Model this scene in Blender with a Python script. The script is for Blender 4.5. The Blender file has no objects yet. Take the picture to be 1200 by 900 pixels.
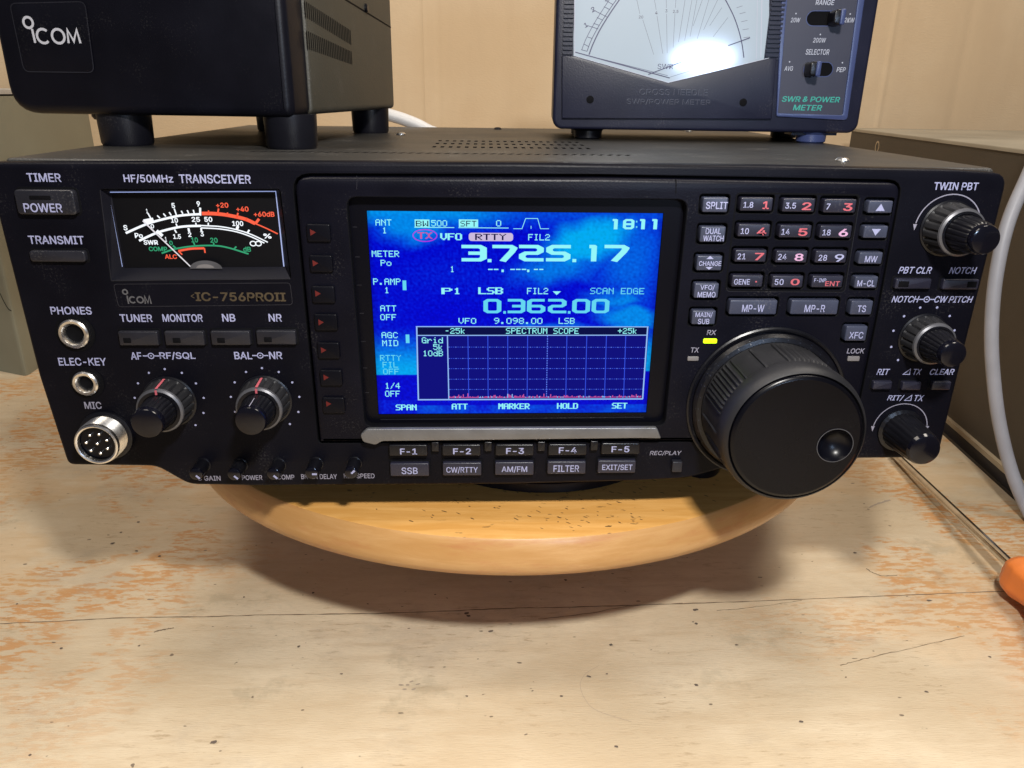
import bpy, bmesh, math, random
from mathutils import Vector, Matrix, noise
from mathutils.geometry import tessellate_polygon
random.seed(7)
PI = math.pi
K = 0.001                      # everything below is in millimetres
C = bpy.context.scene.collection

# ------------------------------------------------------------------ materials
def new_mat(name):
    m = bpy.data.materials.new(name); m.use_nodes = True
    nt = m.node_tree
    return m, nt, nt.nodes['Principled BSDF']

def mat(name, col, rough=0.5, metal=0.0, coat=0.0, coat_rough=0.1, emit=None, estr=0.0,
        bump=0.0, bscale=900.0, var=0.0, vscale=40.0, dust=0.0, spec=0.5):
    m, nt, b = new_mat(name)
    b.inputs['Base Color'].default_value = (*col, 1)
    b.inputs['Roughness'].default_value = rough
    b.inputs['Metallic'].default_value = metal
    b.inputs['Coat Weight'].default_value = coat
    b.inputs['Coat Roughness'].default_value = coat_rough
    b.inputs['Specular IOR Level'].default_value = spec
    if emit:
        b.inputs['Emission Color'].default_value = (*emit, 1)
        b.inputs['Emission Strength'].default_value = estr
    N, L = nt.nodes, nt.links
    tc = N.new('ShaderNodeTexCoord')
    if bump:
        n = N.new('ShaderNodeTexNoise'); n.inputs['Scale'].default_value = bscale; n.inputs['Detail'].default_value = 2
        bp = N.new('ShaderNodeBump'); bp.inputs['Strength'].default_value = bump; bp.inputs['Distance'].default_value = 0.0002
        L.new(tc.outputs['Object'], n.inputs['Vector']); L.new(n.outputs['Fac'], bp.inputs['Height']); L.new(bp.outputs['Normal'], b.inputs['Normal'])
    src = None
    if var:
        n = N.new('ShaderNodeTexNoise'); n.inputs['Scale'].default_value = vscale; n.inputs['Detail'].default_value = 6
        r = N.new('ShaderNodeMapRange'); r.inputs['From Min'].default_value = .3; r.inputs['From Max'].default_value = .7
        r.inputs['To Min'].default_value = 1 - var; r.inputs['To Max'].default_value = 1 + var
        mx = N.new('ShaderNodeVectorMath'); mx.operation = 'SCALE'; mx.inputs[0].default_value = col
        L.new(tc.outputs['Object'], n.inputs['Vector']); L.new(n.outputs['Fac'], r.inputs['Value']); L.new(r.outputs['Result'], mx.inputs['Scale'])
        src = mx.outputs['Vector']
        L.new(src, b.inputs['Base Color'])
        rr = N.new('ShaderNodeMapRange'); rr.inputs['To Min'].default_value = rough * .75; rr.inputs['To Max'].default_value = min(1, rough * 1.3)
        L.new(n.outputs['Fac'], rr.inputs['Value']); L.new(rr.outputs['Result'], b.inputs['Roughness'])
    if dust:
        n = N.new('ShaderNodeTexNoise'); n.inputs['Scale'].default_value = 1400; n.inputs['Detail'].default_value = 1
        n2 = N.new('ShaderNodeTexNoise'); n2.inputs['Scale'].default_value = 60
        a = N.new('ShaderNodeMath'); a.operation = 'MULTIPLY'
        r = N.new('ShaderNodeMapRange'); r.inputs['From Min'].default_value = .36; r.inputs['From Max'].default_value = .5
        r.inputs['To Max'].default_value = dust
        mx = N.new('ShaderNodeMix'); mx.data_type = 'RGBA'
        mx.inputs['B'].default_value = (.35, .33, .3, 1); mx.inputs['A'].default_value = (*col, 1)
        L.new(tc.outputs['Object'], n.inputs['Vector']); L.new(tc.outputs['Object'], n2.inputs['Vector'])
        L.new(n.outputs['Fac'], a.inputs[0]); L.new(n2.outputs['Fac'], a.inputs[1]); L.new(a.outputs[0], r.inputs['Value'])
        L.new(r.outputs['Result'], mx.inputs['Factor'])
        if src: L.new(src, mx.inputs['A'])
        L.new(mx.outputs['Result'], b.inputs['Base Color'])
    return m

M = {}
M['panel'] = mat('panel_plastic', (.0034, .0034, .0062), .40, bump=.3, bscale=1500, var=.3, vscale=30, dust=.045, spec=.08)
M['subpanel'] = mat('display_panel_plastic', (.0032, .0032, .0068), .36, bump=.25, bscale=1500, var=.25, dust=.045, spec=.12)
M['cover'] = mat('cover_paint', (.020, .019, .0175), .46, bump=.5, bscale=1300, var=.2, vscale=25, dust=.3)
M['dark'] = mat('black_gap', (.002, .002, .003), .7, spec=.1)
M['black'] = mat('black_plastic', (.004, .004, .006), .3, bump=.1, var=.2, dust=.04, spec=.35)
M['gloss'] = mat('glossy_black', (.003, .003, .006), .14, spec=.4, var=.15)
M['dimple'] = mat('dimple_black', (.002, .002, .004), .3, spec=.25)
M['menukey'] = mat('menu_key_black', (.0028, .0028, .005), .35, var=.2, spec=.12)
M['rubber'] = mat('rubber_grip', (.011, .011, .013), .5, bump=.2, var=.25, dust=.08, spec=.4)
M['knobface'] = mat('knob_face', (.0015, .0015, .003), .26, var=.25, dust=.01, spec=.22)
M['bgrey'] = mat('grey_button', (.036, .041, .068), .36, var=.1, vscale=90, dust=.1)
M['bdark'] = mat('dark_button', (.013, .013, .018), .36, var=.2, vscale=90, dust=.08, spec=.4)
M['bkey'] = mat('key_button', (.014, .014, .026), .36, var=.15, vscale=90, dust=.08)
M['print'] = mat('white_print', (.31, .32, .49), .5)
M['printdim'] = mat('dim_print', (.24, .23, .29), .5)
M['redprint'] = mat('red_print', (.46, .095, .12), .5)
M['pinkprint'] = mat('pale_pink_print', (.52, .30, .46), .5)
M['gold'] = mat('gold_print', (.085, .064, .038), .4, metal=.4)
M['silverprint'] = mat('silver_print', (.12, .12, .13), .4, metal=.4)
M['redtri'] = mat('red_triangle', (.10, .014, .012), .6, spec=.1)
M['chrome'] = mat('chrome', (.80, .78, .75), .27, metal=1, var=.12, vscale=200)
M['greymetal'] = mat('grey_metal', (.09, .09, .10), .38, metal=.4, var=.15, vscale=150)
M['trim'] = mat('silver_trim', (.17, .17, .175), .4, metal=.6, bump=.2, bscale=2500, var=.12, vscale=120)
M['lcdmask'] = mat('lcd_mask', (.002, .002, .004), .3, spec=.15)
M['meterframe'] = mat('meter_frame', (.006, .006, .010), .5, var=.2, spec=.2)
M['meterface'] = mat('meter_face', (.002, .002, .003), .5, spec=.15)
M['glow'] = mat('lit_scale', (.1, .1, .1), .5, emit=(.88, .94, 1), estr=1.0)
M['glowdim'] = mat('lit_edge', (.1, .1, .12), .3, emit=(.35, .45, .85), estr=.8)
M['glowred'] = mat('lit_red', (.1, .02, .01), .5, emit=(.85, .085, .035), estr=1.0)
M['glowgreen'] = mat('lit_green', (.0, .05, .02), .5, emit=(.02, .27, .13), estr=1.0)
M['needle'] = mat('needle_white', (.3, .3, .3), .4, emit=(.75, .72, .85), estr=.5)
M['rxled'] = mat('rx_led', (.3, .5, .0), .3, emit=(.62, .95, .01), estr=1.3)
M['ledoff'] = mat('led_off', (.16, .15, .15), .35)
M['lcdtext'] = mat('lcd_text', (0, 0, 0), .3, emit=(.30, .93, .95), estr=1.0, spec=0.0)
M['lcdtextdim'] = mat('lcd_text_dim', (0, 0, 0), .3, emit=(.13, .68, .88), estr=1.0, spec=0.0)
M['lcdline'] = mat('lcd_line', (0, 0, 0), .3, emit=(.30, .52, .95), estr=1.0, spec=0.0)
M['lcdgrid'] = mat('lcd_grid', (0, 0, 0), .3, emit=(.035, .08, .75), estr=1.0, spec=0.0)
M['lcdgrid2'] = mat('lcd_grid_center', (0, 0, 0), .3, emit=(.12, .22, .95), estr=1.0, spec=0.0)
M['lcdnavy'] = mat('lcd_navy', (0, 0, 0), .3, emit=(.006, .006, .20), estr=1.0, spec=0.0)
M['lcdnavy2'] = mat('lcd_header', (0, 0, 0), .3, emit=(.004, .006, .06), estr=1.0, spec=0.0)
M['lcdpink'] = mat('lcd_pink', (0, 0, 0), .3, emit=(.60, .50, .72), estr=1.0, spec=0.0)
M['lcdnoise'] = mat('lcd_trace', (0, 0, 0), .3, emit=(.62, .10, .35), estr=1.0, spec=0.0)
M['lcdpurple'] = mat('lcd_purple', (0, 0, 0), .3, emit=(.50, .03, .75), estr=1.0, spec=0.0)
M['lcdblack'] = mat('lcd_dark', (0, 0, 0), .3, emit=(.006, .004, .06), estr=1.0, spec=0.0)
M['foot'] = mat('rubber_foot', (.005, .005, .008), .35, var=.2, dust=.05, spec=.3)
M['spk_black'] = mat('speaker_front', (.0028, .0028, .0055), .36, bump=.15, var=.25, dust=.03, spec=.2)
M['spk_paint'] = mat('speaker_paint', (.038, .035, .026), .5, bump=.5, bscale=1200, var=.12, vscale=20, dust=.1)
M['spk_print'] = mat('speaker_logo', (.44, .44, .48), .4)
M['swr_body'] = mat('meter_body', (.0085, .0095, .024), .38, spec=.3, bump=.25, bscale=1400, var=.15, dust=.08)
M['swr_panel'] = mat('control_panel', (.030, .031, .052), .42, bump=.1, var=.1)
M['swr_blue_lit'] = mat('meter_blue_lit', (.045, .062, .16), .3, bump=.15, var=.1)  # blue light on the control side is put into this colour
M['swr_print'] = mat('meter_print', (.42, .44, .52), .5)
M['swr_green'] = mat('meter_green_print', (.03, .33, .27), .5)
M['scale_ink'] = mat('scale_ink', (.05, .05, .11), .5)
M['scale_grey'] = mat('scale_grey', (.13, .13, .17), .5)
M['swr_highlight'] = mat('painted_emboss_highlight', (.065, .065, .085), .35)
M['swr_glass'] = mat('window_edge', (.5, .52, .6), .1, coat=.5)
M['orange'] = mat('orange_handle', (.80, .22, .045), .42, coat=.15, var=.12, bump=.2, dust=.1)
M['steel'] = mat('steel_shaft', (.58, .56, .53), .14, metal=1, var=.15, vscale=150)
M['cable'] = mat('cable_grey', (.30, .30, .325), .45, var=.08, vscale=60, dust=.1)
M['cable2'] = mat('cable_pale', (.62, .60, .58), .45, var=.1)
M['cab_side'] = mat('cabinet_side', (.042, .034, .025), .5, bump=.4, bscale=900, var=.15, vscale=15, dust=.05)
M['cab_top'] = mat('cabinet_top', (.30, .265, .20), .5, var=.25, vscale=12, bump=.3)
M['cab_trim'] = mat('cabinet_trim', (.45, .35, .22), .4, var=.15)
M['case'] = mat('case_paint', (.22, .22, .165), .45, bump=.3, var=.1, vscale=12, dust=.06)
M['case_lid'] = mat('case_lid', (.42, .40, .36), .5, var=.1)
M['crack'] = mat('crack_line', (.17, .12, .075), .8)
M['speck'] = mat('speck_dark', (.12, .09, .07), .8)
M['fleck'] = mat('wood_fleck', (.17, .09, .03), .6)
M['ring_mark'] = mat('ring_mark', (.46, .36, .26), .6)
M['smudge'] = mat('smudge', (.36, .29, .22), .6)

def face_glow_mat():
    # paper dial of the power meter, given a weak even glow: very pale blue-green with a clear window in front
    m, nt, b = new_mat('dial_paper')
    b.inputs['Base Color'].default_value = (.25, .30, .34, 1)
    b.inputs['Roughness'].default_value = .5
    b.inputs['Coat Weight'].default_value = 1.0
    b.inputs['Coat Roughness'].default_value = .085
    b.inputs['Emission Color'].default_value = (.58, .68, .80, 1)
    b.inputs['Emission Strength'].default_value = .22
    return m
M['dial'] = face_glow_mat()

def screen_mat():
    m, nt, b = new_mat('lcd_screen')
    a = nt.nodes.new('ShaderNodeAttribute'); a.attribute_name = 'Col'
    b.inputs['Base Color'].default_value = (0, 0, 0, 1)
    b.inputs['Roughness'].default_value = .25; b.inputs['Specular IOR Level'].default_value = .05
    nt.links.new(a.outputs['Color'], b.inputs['Emission Color'])
    b.inputs['Emission Strength'].default_value = 1.0
    return m
M['screen'] = screen_mat()

def wood_nodes(name, base, kind):
    m, nt, b = new_mat(name)
    N, L = nt.nodes, nt.links
    def node(t, **kw):
        n = N.new(t)
        for k, v in kw.items():
            if k in n.inputs: n.inputs[k].default_value = v
            else: setattr(n, k, v)
        return n
    tc = node('ShaderNodeTexCoord')
    def mapped(scale, rot=0):
        mp = node('ShaderNodeMapping'); mp.inputs['Scale'].default_value = scale; mp.inputs['Rotation'].default_value = (0, 0, rot)
        L.new(tc.outputs['Object'], mp.inputs['Vector']); return mp.outputs['Vector']
    def nz(vec, scale, detail=4, rough=.55, dist=0):
        n = node('ShaderNodeTexNoise'); n.inputs['Scale'].default_value = scale; n.inputs['Detail'].default_value = detail
        n.inputs['Roughness'].default_value = rough; n.inputs['Distortion'].default_value = dist
        L.new(vec, n.inputs['Vector']); return n.outputs['Fac']
    def rng(v, a, c, lo=0, hi=1, smooth=True):
        r = node('ShaderNodeMapRange'); r.inputs['From Min'].default_value = a; r.inputs['From Max'].default_value = c
        r.inputs['To Min'].default_value = lo; r.inputs['To Max'].default_value = hi
        if smooth: r.interpolation_type = 'SMOOTHSTEP'
        L.new(v, r.inputs['Value']); return r.outputs['Result']
    def mul(a, c, op='MULTIPLY'):
        x = node('ShaderNodeMath', operation=op); L.new(a, x.inputs[0])
        if isinstance(c, (int, float)): x.inputs[1].default_value = c
        else: L.new(c, x.inputs[1])
        return x.outputs[0]
    def mix(fac, A, Bc):
        x = node('ShaderNodeMix', data_type='RGBA'); L.new(fac, x.inputs['Factor'])
        for s, v in (('A', A), ('B', Bc)):
            if isinstance(v, tuple): x.inputs[s].default_value = (*v, 1)
            else: L.new(v, x.inputs[s])
        return x.outputs['Result']
    if kind == 'table':
        blotch = nz(mapped((1, 1.5, 1)), 9, 5, .6)
        grain = nz(mapped((1, 7, 1), .03), 28, 6, .6, .4)
        fine = nz(mapped((1, 8, 1), .03), 230, 5, .65)
        c = mix(rng(blotch, .35, .68), (.55, .435, .285), (.68, .57, .405))
        c = mix(rng(grain, .42, .72, 0, .5), c, (.50, .38, .24))
        c = mix(rng(fine, .48, .68, 0, .2), c, (.40, .29, .19))
        # worn patches where the orange lower ply shows, broken up in short dashes
        patch = rng(nz(mapped((1, 1, 1)), 13, 4, .6, .6), .43, .58)
        dash = rng(nz(mapped((1, 3.6, 1)), 120, 4, .65), .44, .58)
        sx = node('ShaderNodeSeparateXYZ'); L.new(tc.outputs['Object'], sx.inputs[0])
        right = rng(sx.outputs['X'], .07, .22, .16, 1.0)
        back = rng(sx.outputs['Y'], -.06, .06, .35, 1.0)
        lefts = rng(sx.outputs['X'], -.09, -.2, 0, .9)
        w = mul(mul(right, lefts, 'ADD'), back)
        o = mul(mul(patch, dash), w)
        c = mix(rng(o, 0, 1, 0, .78), c, (.52, .22, .05))
        soft = mul(rng(nz(mapped((1, 1.6, 1)), 9, 5, .65), .44, .62), w)
        c = mix(rng(soft, 0, 1, 0, .42), c, (.58, .36, .16))
        # grime and tiny specks
        gr = rng(nz(mapped((1, 1.3, 1)), 11, 7, .7), .52, .72, 0, .45)
        c = mix(gr, c, (.36, .30, .23))
        dk = mul(rng(nz(mapped((1, 4.5, 1), .06), 95, 4, .7), .55, .68), rng(nz(mapped((1, 1, 1)), 21, 3), .45, .62))
        c = mix(mul(dk, .45), c, (.24, .15, .07))
        mould = mul(rng(nz(mapped((1, 1.2, 1)), 34, 5, .7), .56, .70), rng(nz(mapped((1, 1, 1)), 8, 2), .48, .60))
        c = mix(mul(mould, .26), c, (.22, .19, .12))
        sp = rng(nz(mapped((1, 1.8, 1)), 240, 1, .4), .765, .80, 0, .8)
        c = mix(sp, c, (.10, .07, .05))
        L.new(c, b.inputs['Base Color'])
        L.new(rng(blotch, .3, .7, .38, .52), b.inputs['Roughness'])
        b.inputs['Coat Weight'].default_value = .22; b.inputs['Coat Roughness'].default_value = .22
        h = fine
    elif kind == 'disc':
        grain = nz(mapped((1, 9, 1), .5), 30, 7, .65, .4)
        c = mix(rng(grain, .35, .7), (.58, .285, .07), (.68, .365, .11))
        pores = rng(nz(mapped((1, 2.2, 1), -.75), 210, 2, .5), .66, .72)
        zone = rng(nz(mapped((1, 1, 1)), 20, 2), .40, .58)
        c = mix(mul(mul(pores, zone), .85), c, (.10, .055, .02))
        L.new(c, b.inputs['Base Color'])
        b.inputs['Roughness'].default_value = .32
        b.inputs['Coat Weight'].default_value = .5; b.inputs['Coat Roughness'].default_value = .12
        h = grain
    elif kind == 'rim':
        grain = nz(mapped((1.2, 1.2, 9)), 22, 7, .65, .4)
        c = mix(rng(grain, .35, .7), (.45, .235, .075), (.53, .30, .115))
        st = rng(nz(mapped((1, 1, 4)), 30, 6, .7), .50, .70, 0, .6)
        c = mix(st, c, (.42, .17, .06))
        L.new(c, b.inputs['Base Color'])
        b.inputs['Roughness'].default_value = .42
        b.inputs['Coat Weight'].default_value = .25; b.inputs['Coat Roughness'].default_value = .25
        h = grain
    else:       # cardboard
        ver = nz(mapped((3, 1, .5)), 12, 3, .5)
        bl = nz(mapped((1, 1, 1)), 5, 5, .6)
        fib = nz(mapped((1, 1, 3)), 300, 2)
        c = mix(rng(bl, .35, .7), (.70, .52, .32), (.77, .60, .39))
        c = mix(rng(ver, .4, .7, 0, .12), c, (.52, .37, .23))
        st = rng(nz(mapped((1, 1, 1)), 16, 3), .68, .78, 0, .2)
        c = mix(st, c, (.45, .31, .19))
        L.new(c, b.inputs['Base Color'])
        b.inputs['Roughness'].default_value = .8
        h = fib
    bp = node('ShaderNodeBump'); bp.inputs['Strength'].default_value = .4; bp.inputs['Distance'].default_value = .0005
    L.new(h, bp.inputs['Height']); L.new(bp.outputs['Normal'], b.inputs['Normal'])
    return m
M['table'] = wood_nodes('worn_plywood', None, 'table')
M['disc'] = wood_nodes('varnished_wood', None, 'disc')
M['rim'] = wood_nodes('varnished_rim', None, 'rim')
M['board'] = wood_nodes('cardboard', None, 'board')

# ------------------------------------------------------------------ geometry helpers
def rr(cx, cz, w, h, r, n=4):
    r = min(r, w / 2 - .01, h / 2 - .01); o = []
    for k, (sx, sz) in enumerate(((1, 1), (-1, 1), (-1, -1), (1, -1))):
        for i in range(n + 1):
            a = PI / 2 * (k + i / n)
            o.append((cx + sx * (w / 2 - r) + r * math.cos(a), cz + sz * (h / 2 - r) + r * math.sin(a)))
    return o

def rpoly(pts, r, n=4):
    """polygon with rounded corners (r scalar or per-corner list)"""
    o = []; N = len(pts)
    for i, p in enumerate(pts):
        p = Vector(p); a = Vector(pts[i - 1]) - p; b = Vector(pts[(i + 1) % N]) - p
        rad = r[i] if isinstance(r, (list, tuple)) else r
        rad = min(rad, a.length * .45, b.length * .45)
        if rad < .02: o.append(tuple(p)); continue
        s = p + a.normalized() * rad; e = p + b.normalized() * rad
        for k in range(n + 1):
            t = k / n
            q = s * (1 - t) ** 2 + p * 2 * t * (1 - t) + e * t * t
            o.append(tuple(q))
    return o

def area2(o): return sum(o[i - 1][0] * o[i][1] - o[i][0] * o[i - 1][1] for i in range(len(o)))
def ccw(o): return list(o) if area2(o) > 0 else list(reversed(o))
def inset(o, d):
    if abs(d) < 1e-6: return list(o)
    n = len(o); res = []
    for i in range(n):
        a, p, b = Vector(o[i - 1]), Vector(o[i]), Vector(o[(i + 1) % n])
        e1 = (p - a); e2 = (b - p)
        if e1.length < 1e-7: e1 = e2
        if e2.length < 1e-7: e2 = e1
        e1 = e1.normalized(); e2 = e2.normalized()
        n1 = Vector((-e1.y, e1.x)); n2 = Vector((-e2.y, e2.x))
        m = n1 + n2
        if m.length < 1e-6: m = n1
        m = m.normalized(); k = d / max(.4, m.dot(n1))
        res.append((p.x + m.x * k, p.y + m.y * k))
    return res

def smooth_line(pts, n=6):
    if len(pts) < 3: return pts
    P = [Vector(p) for p in pts]; o = []
    for i in range(len(P) - 1):
        p0 = P[i - 1] if i else P[0] * 2 - P[1]; p1, p2 = P[i], P[i + 1]
        p3 = P[i + 2] if i + 2 < len(P) else P[-1] * 2 - P[-2]
        for k in range(n):
            t = k / n
            o.append(tuple(.5 * ((2 * p1) + (p2 - p0) * t + (2 * p0 - 5 * p1 + 4 * p2 - p3) * t * t + (3 * p1 - p0 - 3 * p2 + p3) * t ** 3)))
    o.append(tuple(P[-1])); return o

_tcache = {}
FONT = None
try:                            # Blender's own interface typeface, a plain grotesque like the one printed on the panel
    import os
    FONT = bpy.data.fonts.load(os.path.join(bpy.utils.system_resource('DATAFILES'), 'fonts', 'Inter.woff2'))
except Exception: FONT = None
def text_geo(s, bold=.012, shear=0.0):
    key = (s, bold, shear)
    if key in _tcache: return _tcache[key]
    cu = bpy.data.curves.new('t', 'FONT'); cu.body = s
    if FONT: cu.font = FONT
    cu.shear = shear
    cu.resolution_u = 3; cu.fill_mode = 'FRONT'; cu.dimensions = '2D'
    ob = bpy.data.objects.new('t', cu); C.objects.link(ob)
    dg = bpy.context.evaluated_depsgraph_get(); dg.update()
    me = ob.evaluated_get(dg).to_mesh()
    V = [(v.co.x, v.co.y) for v in me.vertices]; F = [tuple(p.vertices) for p in me.polygons]
    ob.evaluated_get(dg).to_mesh_clear()
    bpy.data.objects.remove(ob); bpy.data.curves.remove(cu)
    # heavier strokes: the letters repeated a hair apart, each copy a hundredth of a millimetre further out
    o = bold * 1.15; n0 = len(V); V3 = []; F3 = []
    for k, (dx, dy) in enumerate(((0, 0), (o, 0), (-o, 0), (o * .5, o * .8), (-o * .5, -o * .8), (o * .5, -o * .8), (-o * .5, o * .8)) if bold > .005 else ((0, 0),)):
        V3 += [(x + dx, y + dy, -.008 * k) for x, y in V]; F3 += [tuple(a + k * n0 for a in f) for f in F]
    V, F = V3, F3
    x0 = min(v[0] for v in V); x1 = max(v[0] for v in V); y0 = min(v[1] for v in V); y1 = max(v[1] for v in V)
    V = [((x - (x0 + x1) / 2) / (x1 - x0), (y - (y0 + y1) / 2) / (y1 - y0), d) for x, y, d in V]
    _tcache[key] = (V, F); return V, F

class MB:
    """collects pieces of ONE mesh; local axes: x right, y into the scene, z up"""
    def __init__(s): s.v = []; s.f = []; s.mats = []; s.tf = None
    def mi(s, m):
        m = M[m] if isinstance(m, str) else m
        if m not in s.mats: s.mats.append(m)
        return s.mats.index(m)
    def add(s, V, F, m):
        k = len(s.v); i = s.mi(m)
        s.v += [s.tf(*p) if s.tf else p for p in V]
        s.f += [(tuple(a + k for a in f), i) for f in F]
    def box(s, x0, x1, y0, y1, z0, z1, m):
        V = [(x, y, z) for x in (x0, x1) for y in (y0, y1) for z in (z0, z1)]
        s.add(V, [(0, 1, 3, 2), (4, 6, 7, 5), (0, 4, 5, 1), (2, 3, 7, 6), (0, 2, 6, 4), (1, 5, 7, 3)], m)
    def plate(s, outer, holes, yb, yf, m, bev=0, hbev=0, n=3, hm=None, back=False):
        """flat sheet in XZ facing -y with bevelled rim and holes; hm = wall material of holes"""
        outer = ccw(outer); holes = [ccw(h) for h in holes]
        def wall(ring_fn, b, mm):
            rings = []
            rings.append([(x, yb, z) for x, z in ring_fn(0)])
            if b > 0:
                for k in range(n + 1):
                    a = PI / 2 * k / n
                    rings.append([(x, yf + b * (1 - math.sin(a)), z) for x, z in ring_fn(b * (1 - math.cos(a)))])
            else: rings.append([(x, yf, z) for x, z in ring_fn(0)])
            V = [p for r_ in rings for p in r_]; c = len(rings[0]); F = []
            for r_ in range(len(rings) - 1):
                for i in range(c):
                    j = (i + 1) % c; F.append((r_ * c + i, r_ * c + j, (r_ + 1) * c + j, (r_ + 1) * c + i))
            s.add(V, F, mm)
        wall(lambda d: inset(outer, d), bev, m)
        for h in holes: wall(lambda d, h=h: inset(h, -d), hbev, hm or m)
        fo = inset(outer, bev); fh = [inset(h, -hbev) for h in holes]
        loops = [[Vector((x, z, 0)) for x, z in l] for l in [fo] + fh]
        V = [(p.x, yf, p.y) for l in loops for p in l]
        if not holes and len(fo) < 60 and bev > 0:
            F = [tuple(range(len(fo)))]
        else:
            F = [tuple(t) for t in tessellate_polygon(loops)]
        s.add(V, F, m)
        if back:
            V = [(x, yb, z) for x, z in outer]; F = [tuple(t) for t in tessellate_polygon([[Vector((x, z, 0)) for x, z in outer]])]
            s.add(V, F, m)
    def flat(s, outline, y, m):
        F = [tuple(t) for t in tessellate_polygon([[Vector((x, z, 0)) for x, z in outline]])]
        s.add([(x, y, z) for x, z in outline], F, m)
    def rect(s, cx, cz, w, h, y, m): s.flat([(cx - w / 2, cz - h / 2), (cx + w / 2, cz - h / 2), (cx + w / 2, cz + h / 2), (cx - w / 2, cz + h / 2)], y, m)
    def line(s, pts, w, y, m, closed=False):
        n = len(pts); V = []; F = []
        for i, p in enumerate(pts):
            p = Vector(p)
            a = Vector(pts[i - 1]) if (i or closed) else p; b = Vector(pts[(i + 1) % n]) if (i < n - 1 or closed) else p
            d1 = (p - a).normalized() if (p - a).length > 1e-6 else None; d2 = (b - p).normalized() if (b - p).length > 1e-6 else None
            if d1 is None: d1 = d2
            if d2 is None: d2 = d1
            t = (d1 + d2); t = t.normalized() if t.length > 1e-6 else d1
            nn = Vector((-t.y, t.x)); k = 1 / max(.5, nn.dot(Vector((-d1.y, d1.x))))
            ww = w[i] if isinstance(w, (list, tuple)) else w
            V += [(p.x + nn.x * ww / 2 * k, y, p.y + nn.y * ww / 2 * k), (p.x - nn.x * ww / 2 * k, y, p.y - nn.y * ww / 2 * k)]
        for i in range(n if closed else n - 1):
            j = (i + 1) % n; F.append((2 * i, 2 * j, 2 * j + 1, 2 * i + 1))
        s.add(V, F, m)
    def text(s, t, b, y, m, bold=.012, shear=0.0, rot=0):
        V, F = text_geo(t, bold, shear); cx, cz, w, h = b; c, sn = math.cos(rot), math.sin(rot)
        s.add([(cx + x * w * c - z * h * sn, y + d, cz + z * h * c + x * w * sn) for x, z, d in V], F, m)
    def lathe(s, cx, cz, prof, m, n=48, mod=None, cap=True, mats=None):
        """profile [(radius, y)] swept about the y axis through (cx, cz); mats = material per segment"""
        V = []
        for i, (r, y) in enumerate(prof):
            for k in range(n):
                a = 2 * PI * k / n; q = r + (mod(a, i) if mod else 0)
                V.append((cx + q * math.cos(a), y, cz + q * math.sin(a)))
        base = len(s.v); s.add(V, [], m)
        for i in range(len(prof) - 1):
            mm = s.mi(mats[i] if mats else m)
            for k in range(n):
                j = (k + 1) % n
                s.f.append(((base + i * n + k, base + i * n + j, base + (i + 1) * n + j, base + (i + 1) * n + k), mm))
        if cap and prof[-1][0] > 0: s.f.append((tuple(base + (len(prof) - 1) * n + k for k in range(n)), s.mi(mats[-1] if mats else m)))
    def vlathe(s, cx, cy, prof, m, n=96, mats=None, cap0=True):
        """profile [(radius, z)] about a vertical axis"""
        base = len(s.v)
        V = [(cx + r * math.cos(2 * PI * k / n), cy + r * math.sin(2 * PI * k / n), z) for r, z in prof for k in range(n)]
        s.add(V, [], m)
        for i in range(len(prof) - 1):
            mm = s.mi(mats[i] if mats else m)
            for k in range(n):
                j = (k + 1) % n
                s.f.append(((base + i * n + k, base + i * n + j, base + (i + 1) * n + j, base + (i + 1) * n + k), mm))
        s.f.append((tuple(base + (len(prof) - 1) * n + k for k in range(n)), s.mi(mats[-1] if mats else m)))
        if cap0: s.f.append((tuple(base + k for k in range(n)), s.mi(mats[0] if mats else m)))
    def tube(s, pts, r, m, n=16, mod=None):
        P = [Vector(p) for p in pts]; base = len(s.v); up = Vector((0, 0, 1)); V = []
        T = [(P[min(i + 1, len(P) - 1)] - P[max(i - 1, 0)]).normalized() for i in range(len(P))]
        x = T[0].cross(up)
        if x.length < .1: x = T[0].cross(Vector((0, 1, 0)))
        x.normalize()
        for i, p in enumerate(P):
            x = (x - T[i] * x.dot(T[i])).normalized(); yv = T[i].cross(x)
            rad = r[i] if isinstance(r, (list, tuple)) else r
            for k in range(n):
                a = 2 * PI * k / n; q = rad * (1 + (mod(a, i) if mod else 0))
                V.append(tuple(p + x * q * math.cos(a) + yv * q * math.sin(a)))
        F = [(i * n + k, i * n + (k + 1) % n, (i + 1) * n + (k + 1) % n, (i + 1) * n + k) for i in range(len(P) - 1) for k in range(n)]
        F += [tuple(range(n)), tuple((len(P) - 1) * n + k for k in range(n))]
        s.add(V, F, m)
    def build(s, name, parent=None, off=(0, 0, 0), sharp=38, smooth=True, bevel=0):
        me = bpy.data.meshes.new(name)
        o = off
        if parent is not None: o = parent.get('_off', off)
        me.from_pydata([((x - o[0]) * K, (y - o[1]) * K, (z - o[2]) * K) for x, y, z in s.v], [], [f for f, _ in s.f])
        for m in s.mats: me.materials.append(m)
        for p, (_, i) in zip(me.polygons, s.f): p.material_index = i
        bm = bmesh.new(); bm.from_mesh(me)
        bmesh.ops.remove_doubles(bm, verts=bm.verts, dist=2e-6)
        bmesh.ops.recalc_face_normals(bm, faces=bm.faces)
        for f in bm.faces: f.smooth = smooth
        for e in bm.edges:
            if len(e.link_faces) != 2 or e.calc_face_angle(0) > math.radians(sharp) or e.link_faces[0].material_index != e.link_faces[1].material_index: e.smooth = False
        bm.to_mesh(me); bm.free()
        ob = bpy.data.objects.new(name, me); C.objects.link(ob); ob['_off'] = o
        if parent is not None: ob.parent = parent
        return ob

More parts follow.
